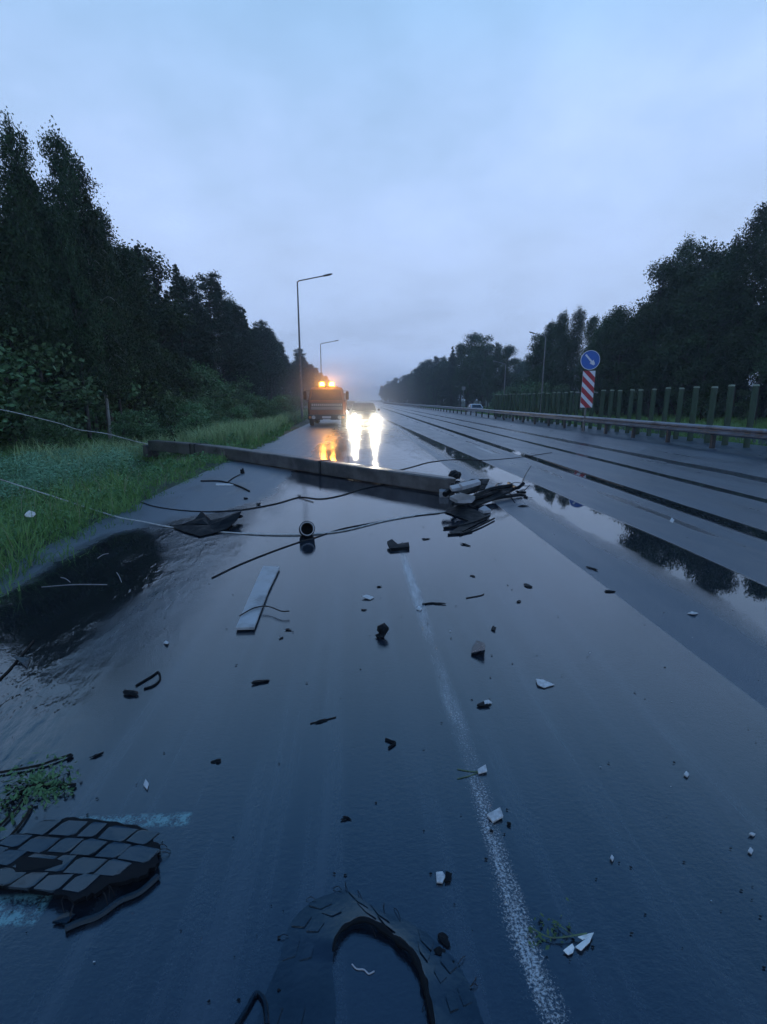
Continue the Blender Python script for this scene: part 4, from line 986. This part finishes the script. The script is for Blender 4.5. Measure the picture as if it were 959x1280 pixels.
for q, (a_, b2, lb) in enumerate((((52,734),(134,731),'long pale straw floating in the left puddle'),((76,722),(88,728),'short pale straw at the far rim of the left puddle'),((122,698),(136,692),'pale leaf sliver where the puddle meets the strip'),((146,716),(152,728),'pale bent straw in the right part of the left puddle'))):
    rod('pale_straw', [a_, ((a_[0]+b2[0])/2,(a_[1]+b2[1])/2-1.5), b2], .0026, M['slab'], lb, 'straw')
# white lump in the grass
g = G(41,665)
o = lump('paper_ball', 41, 668, .058, M['paper'], 'crumpled white paper ball in the grass at the left edge', 'paper', seed=170, jag=.5, sq=(1.1,.9,.8), lift=.22)

# ------------------------------------------------------------------ tyre treads
def tread_sheet(name, outline, u_dir, v_dir, org, bu, bv, label, zf, thick=.016, raise_=.0045):
    """rubber strip torn off a truck tyre: carcass sheet with rows of raised blocks"""
    root = thing(name, label, 'tyre tread', tuple(org))
    ps = []
    for i, p_ in enumerate(outline):
        q_ = outline[(i+1)%len(outline)]
        for t_ in (0,.33,.66): ps.append(p_.lerp(q_,t_)-org+Vector((random.uniform(-.007,.007),random.uniform(-.007,.007),0)))
    base = [Vector((p_.x,p_.y,zf(p_))) for p_ in ps]; cen = sum(base, Vector())/len(base)
    b = MB(); n = len(ps); mid = [v.lerp(cen,.45) for v in base]; mid = [Vector((v.x,v.y,zf(v))) for v in mid]
    cen.z = zf(cen); top = [v+Vector((0,0,thick)) for v in base+mid+[cen]]; bot = base+mid+[cen]; m_ = len(top)
    fs = [(i,(i+1)%n,n+(i+1)%n,n+i) for i in range(n)]+[(n+i,n+(i+1)%n,2*n) for i in range(n)]
    b.add(top+bot, fs+[tuple(m_+q for q in reversed(f)) for f in fs]+[(i,m_+i,m_+(i+1)%n,(i+1)%n) for i in range(n)])
    b.build('carcass', M['black'], root)
    def inside(p):
        c_ = False
        for i in range(n):
            a, d = ps[i], ps[(i+1)%n]
            if (a.y > p.y) != (d.y > p.y) and p.x < (d.x-a.x)*(p.y-a.y)/(d.y-a.y)+a.x: c_ = not c_
        return c_
    b = MB()
    for r_ in range(-14,15):
        for q in range(-14,15):
            off = .5*bu if r_ % 2 else 0
            c_ = u_dir*(q*bu+off+random.uniform(-.006,.006)) + v_dir*(r_*bv+random.uniform(-.004,.004)); wide = 1.12 if (q+r_) % 2 else .84; c_ = c_ + u_dir*(bu*.14*(1 if (q+r_) % 2 else -1)*0)
            k1 = random.uniform(.465,.50)*(1 if (q*3+r_*5)%5 else .86)
            cs_ = [c_+u_dir*(bu*a*k1*wide)+v_dir*(bv*e*.478)+u_dir*(e*bu*.05)+Vector((random.uniform(-.004,.004),random.uniform(-.004,.004),0)) for a,e in ((-1,-1),(.72,-1),(1,-.6),(1,1),(-.7,1),(-1,.6))]
            if sum(inside(v) for v in cs_) < 4: continue
            lo = [Vector((v.x,v.y,zf(v)+thick-.003)) for v in cs_]; cc_ = sum(lo, Vector())/6
            rz_ = random.uniform(.5,1.1)*raise_; hi = [v.lerp(cc_,.06)+Vector((0,0,rz_+.003+random.uniform(-.001,.001))) for v in lo]
            b.prism(lo, hi)
    b.build('tread', M['wetrubber'], root)
    for k_ in range(18):
        i0 = random.randrange(n); q = base[i0].copy(); q.z += .006; out = (q-cen); out.z = 0; out.normalize(); L_ = random.uniform(.012,.045); sd = Vector((-out.y,out.x,0))*random.uniform(-.02,.02)
        MB().tube(catmull([q-out*.01, q+out*L_*.5+sd*.3, Vector((q.x,q.y,.004))+out*L_+sd],4), .0012, 5).build('cord', M['cable'], root)
    return root
org = Vector((-1.05,1.46,0))
ou = [G(*p_) for p_ in ((-70,1078),(0,1060),(40,1048),(85,1031),(110,1035),(150,1037),(180,1043),(192,1055),(200,1066),(199,1084),(194,1093),(180,1106),(165,1113),(140,1119),(128,1128),(112,1136),(96,1140),(80,1130),(60,1124),(30,1119),(0,1117),(-70,1112))]
ud = (G(180,1080)-G(20,1060)); ud.z = 0; ud.normalize(); vd = Vector((-ud.y,ud.x,0))+ud*.15; vd.normalize()
tread_sheet('tyre_tread', ou, ud, vd, org, .098, .068, 'torn truck tyre tread lying blocks up at the lower left edge', lambda p: .010+.016*math.sin((p.x*3.1+p.y*2)*2.0+.6)**2 + max(0,.12-(p.y+.14))*.10)
o = rod('rubber_strip', [(82,1165),(100,1157),(125,1148),(150,1130),(175,1119),(198,1099)], .011, M['rubber'], 'black torn rubber strip along the near edge of the left tyre tread', 'rubber strip')
flat('rubber_flap', [(66,1156),(84,1143),(96,1148),(84,1158)], .008, M['rubber'], 'small black rubber flap below the left tyre tread', 'rubber flap', seed=190, tilt=.2)
# horseshoe of tyre at the bottom centre
outer = [(292,1310),(318,1262),(340,1222),(352,1170),(372,1140),(400,1118),(425,1111),(450,1122),(478,1138),(510,1150),(545,1172),(575,1205),(600,1250),(618,1310)]
inner = [(412,1310),(420,1262),(416,1215),(418,1188),(428,1168),(444,1158),(462,1159),(484,1171),(505,1189),(518,1203),(528,1226),(534,1252),(540,1280),(545,1310)]
org = G(450,1220); hs_o = .004; rings = []
arch = thing('tyre_shred', 'curled horseshoe of torn truck tyre with a thick black inner edge, bottom centre', 'tyre shred', tuple(org))
def den(pts, sub=3): return catmull([G(*p_)-org for p_ in pts], sub)
Oc, Ic = den(outer), den(inner)
Oc = [o_.lerp(i_, .06+.03*math.sin(k_*.9)+random.uniform(-.03,.03)) for k_, (o_, i_) in enumerate(zip(Oc, Ic))]
n_ = len(Oc); b = MB(); W = 6; i_tip = 3*3
for i_ in range(n_):
    for j_ in range(W+1):
        t_ = j_/W; p_ = Oc[i_].lerp(Ic[i_], t_); p_.z = .003 + .012*t_**1.8*bool(i_ >= i_tip) + .0012*math.sin(i_*.9+j_)
        b.v.append(tuple(p_))
    q = Ic[i_].copy(); b.v.append((q.x,q.y,.001))
S_ = W+2
b.f = [(i_*S_+j_,(i_+1)*S_+j_,(i_+1)*S_+j_+1,i_*S_+j_+1) for i_ in range(n_-1) for j_ in range(W+1)]
b.build('carcass', M['wetrubber'], arch, True, 40)
b = MB()
lip = [q+Vector((0,0,.021+.004*math.sin(i_*.8))) for i_, q in enumerate(Ic)][i_tip-1:]
nl = len(lip)
b.tube(lip, [.0022+.0072*math.sin(math.pi*(i_+.4)/(nl+3))**.6*(1+.30*math.sin(i_*1.7)+.2*math.sin(i_*3.9)) for i_ in range(nl)], 8); b.build('torn_edge', M['black'], arch, True, 50)
for i_ in range(1, n_-2, 3):
    if random.random() < .3: continue
    for j0, j1 in ((.04,.30),(.36,.60)):
        cs_ = []
        for (a_, t_) in ((i_,j0),(i_+2.1,j0+.04),(i_+2.1,j1),(i_+.4,j1)):
            i0 = min(int(a_), n_-2); fr = a_-i0
            p_ = Oc[i0].lerp(Oc[i0+1],fr).lerp(Ic[i0].lerp(Ic[i0+1],fr), t_); p_.z = .003+.012*t_**1.8*bool(i_ >= i_tip); cs_.append(p_)
        cc_ = sum(cs_, Vector())/4
        MB().prism([v-Vector((0,0,.004)) for v in cs_], [v.lerp(cc_,.12)+Vector((0,0,.0034)) for v in cs_]).build('tread_block', M['wetrubber'], arch)
for k_ in range(16):
    i0 = random.randrange(i_tip, n_-3); src = Oc if k_ % 3 else Ic; q = src[i0].copy(); q.z = .008
    out = (Oc[i0]-Ic[i0]).normalized()*(1 if k_ % 3 else -1); L_ = random.uniform(.012,.04); sd = Vector((-out.y,out.x,0))*random.uniform(-.02,.02)
    MB().tube(catmull([q-out*.006, q+out*L_*.5+sd*.3+Vector((0,0,.004)), q+out*L_+sd-Vector((0,0,.005))],4), .0011, 5).build('cord', M['cable'], arch)
rod('rubber_strip', [(296,1284),(310,1262),(321,1244),(331,1256),(334,1284)], .007, M['rubber'], 'thin black rubber loop left of the horseshoe shred', 'rubber strip')
rod('pale_straw', [(440,1206),(446,1212),(455,1213),(461,1218),(468,1215)], .0022, M['slab'], 'pale crumpled straw inside the horseshoe shred', 'straw')

# crumbs too many to count
Cc = []
for _ in range(420):
    px, py = random.uniform(0,959), 600+660*random.random()**.9
    g = G(px,py)
    if g.x < left_edge(g.y)+.2 or g.x > 11.5 or (py > 880 and random.random() < .7): continue
    s_ = random.uniform(.002,.006)*(1+g.y*.2); a_ = random.uniform(0,6.28)
    q = [g+Vector((math.cos(a_+k_*1.57+random.uniform(-.4,.4))*s_, math.sin(a_+k_*1.57+random.uniform(-.4,.4))*s_*.7, .003+random.uniform(0,.5)*s_)) for k_ in range(4)]
    Cc += [tuple(v) for v in q]
Cc = np.array(Cc); nd = len(Cc)//4; half = int(nd*.93)*4
kind(link('dark_grit', np_mesh('dark_grit', Cc[:half], 4, M['black'])), 'stuff')
kind(link('pale_grit', np_mesh('pale_grit', Cc[half:], 4, M['white'])), 'stuff')

# ------------------------------------------------------------------ air
m, nt, b_ = new_mat('rain_haze'); nt.nodes.remove(b_)
pv = nt.nodes.new('ShaderNodeVolumePrincipled'); pv.inputs['Color'].default_value = (.80,.90,1,1); pv.inputs['Density'].default_value = .0009; pv.inputs['Anisotropy'].default_value = .35
nt.links.new(pv.outputs[0], nt.nodes['Material Output'].inputs['Volume'])
hz = MB().box((-2700,-2700,-3),(2700,2700,40)).build('haze', m); kind(hz, 'stuff')

# mist added round the lit vehicles to give their lamps a halo
m, nt, b_ = new_mat('halo_mist_air'); nt.nodes.remove(b_)
tc = nt.nodes.new('ShaderNodeTexCoord'); ln = nt.nodes.new('ShaderNodeVectorMath'); ln.operation = 'LENGTH'; nt.links.new(tc.outputs['Object'], ln.inputs[0])
pv = nt.nodes.new('ShaderNodeVolumePrincipled'); pv.inputs['Color'].default_value = (.97,.98,1,1); pv.inputs['Anisotropy'].default_value = .55
fall = X(nt, ln.outputs['Value']).step(1.0, .1)*.068
nt.links.new(fall.s, pv.inputs['Density']); nt.links.new(pv.outputs[0], nt.nodes['Material Output'].inputs['Volume'])
b = MB(); b.lathe([(math.sin(math.pi*k_/14)+1e-4, -math.cos(math.pi*k_/14)) for k_ in range(15)], n=24)
o = b.build('halo_mist', m); o.location = (-.4,31.3,1.5); o.scale = (5.5,4.6,4.2); kind(o, 'stuff')

# ------------------------------------------------------------------ render settings
scene.render.engine = 'CYCLES'
cy = scene.cycles
cy.use_denoising = True
cy.adaptive_threshold = .03; cy.max_bounces = 4; cy.diffuse_bounces = 2; cy.glossy_bounces = 2; cy.transmission_bounces = 2; cy.volume_bounces = 1; cy.transparent_max_bounces = 4
cy.sample_clamp_indirect = 6; cy.caustics_reflective = False; cy.caustics_refractive = False
scene.view_settings.view_transform = 'Standard'; scene.view_settings.look = 'None'
scene.view_settings.exposure = 0; scene.view_settings.gamma = 1; scene.view_settings.use_curve_mapping = False
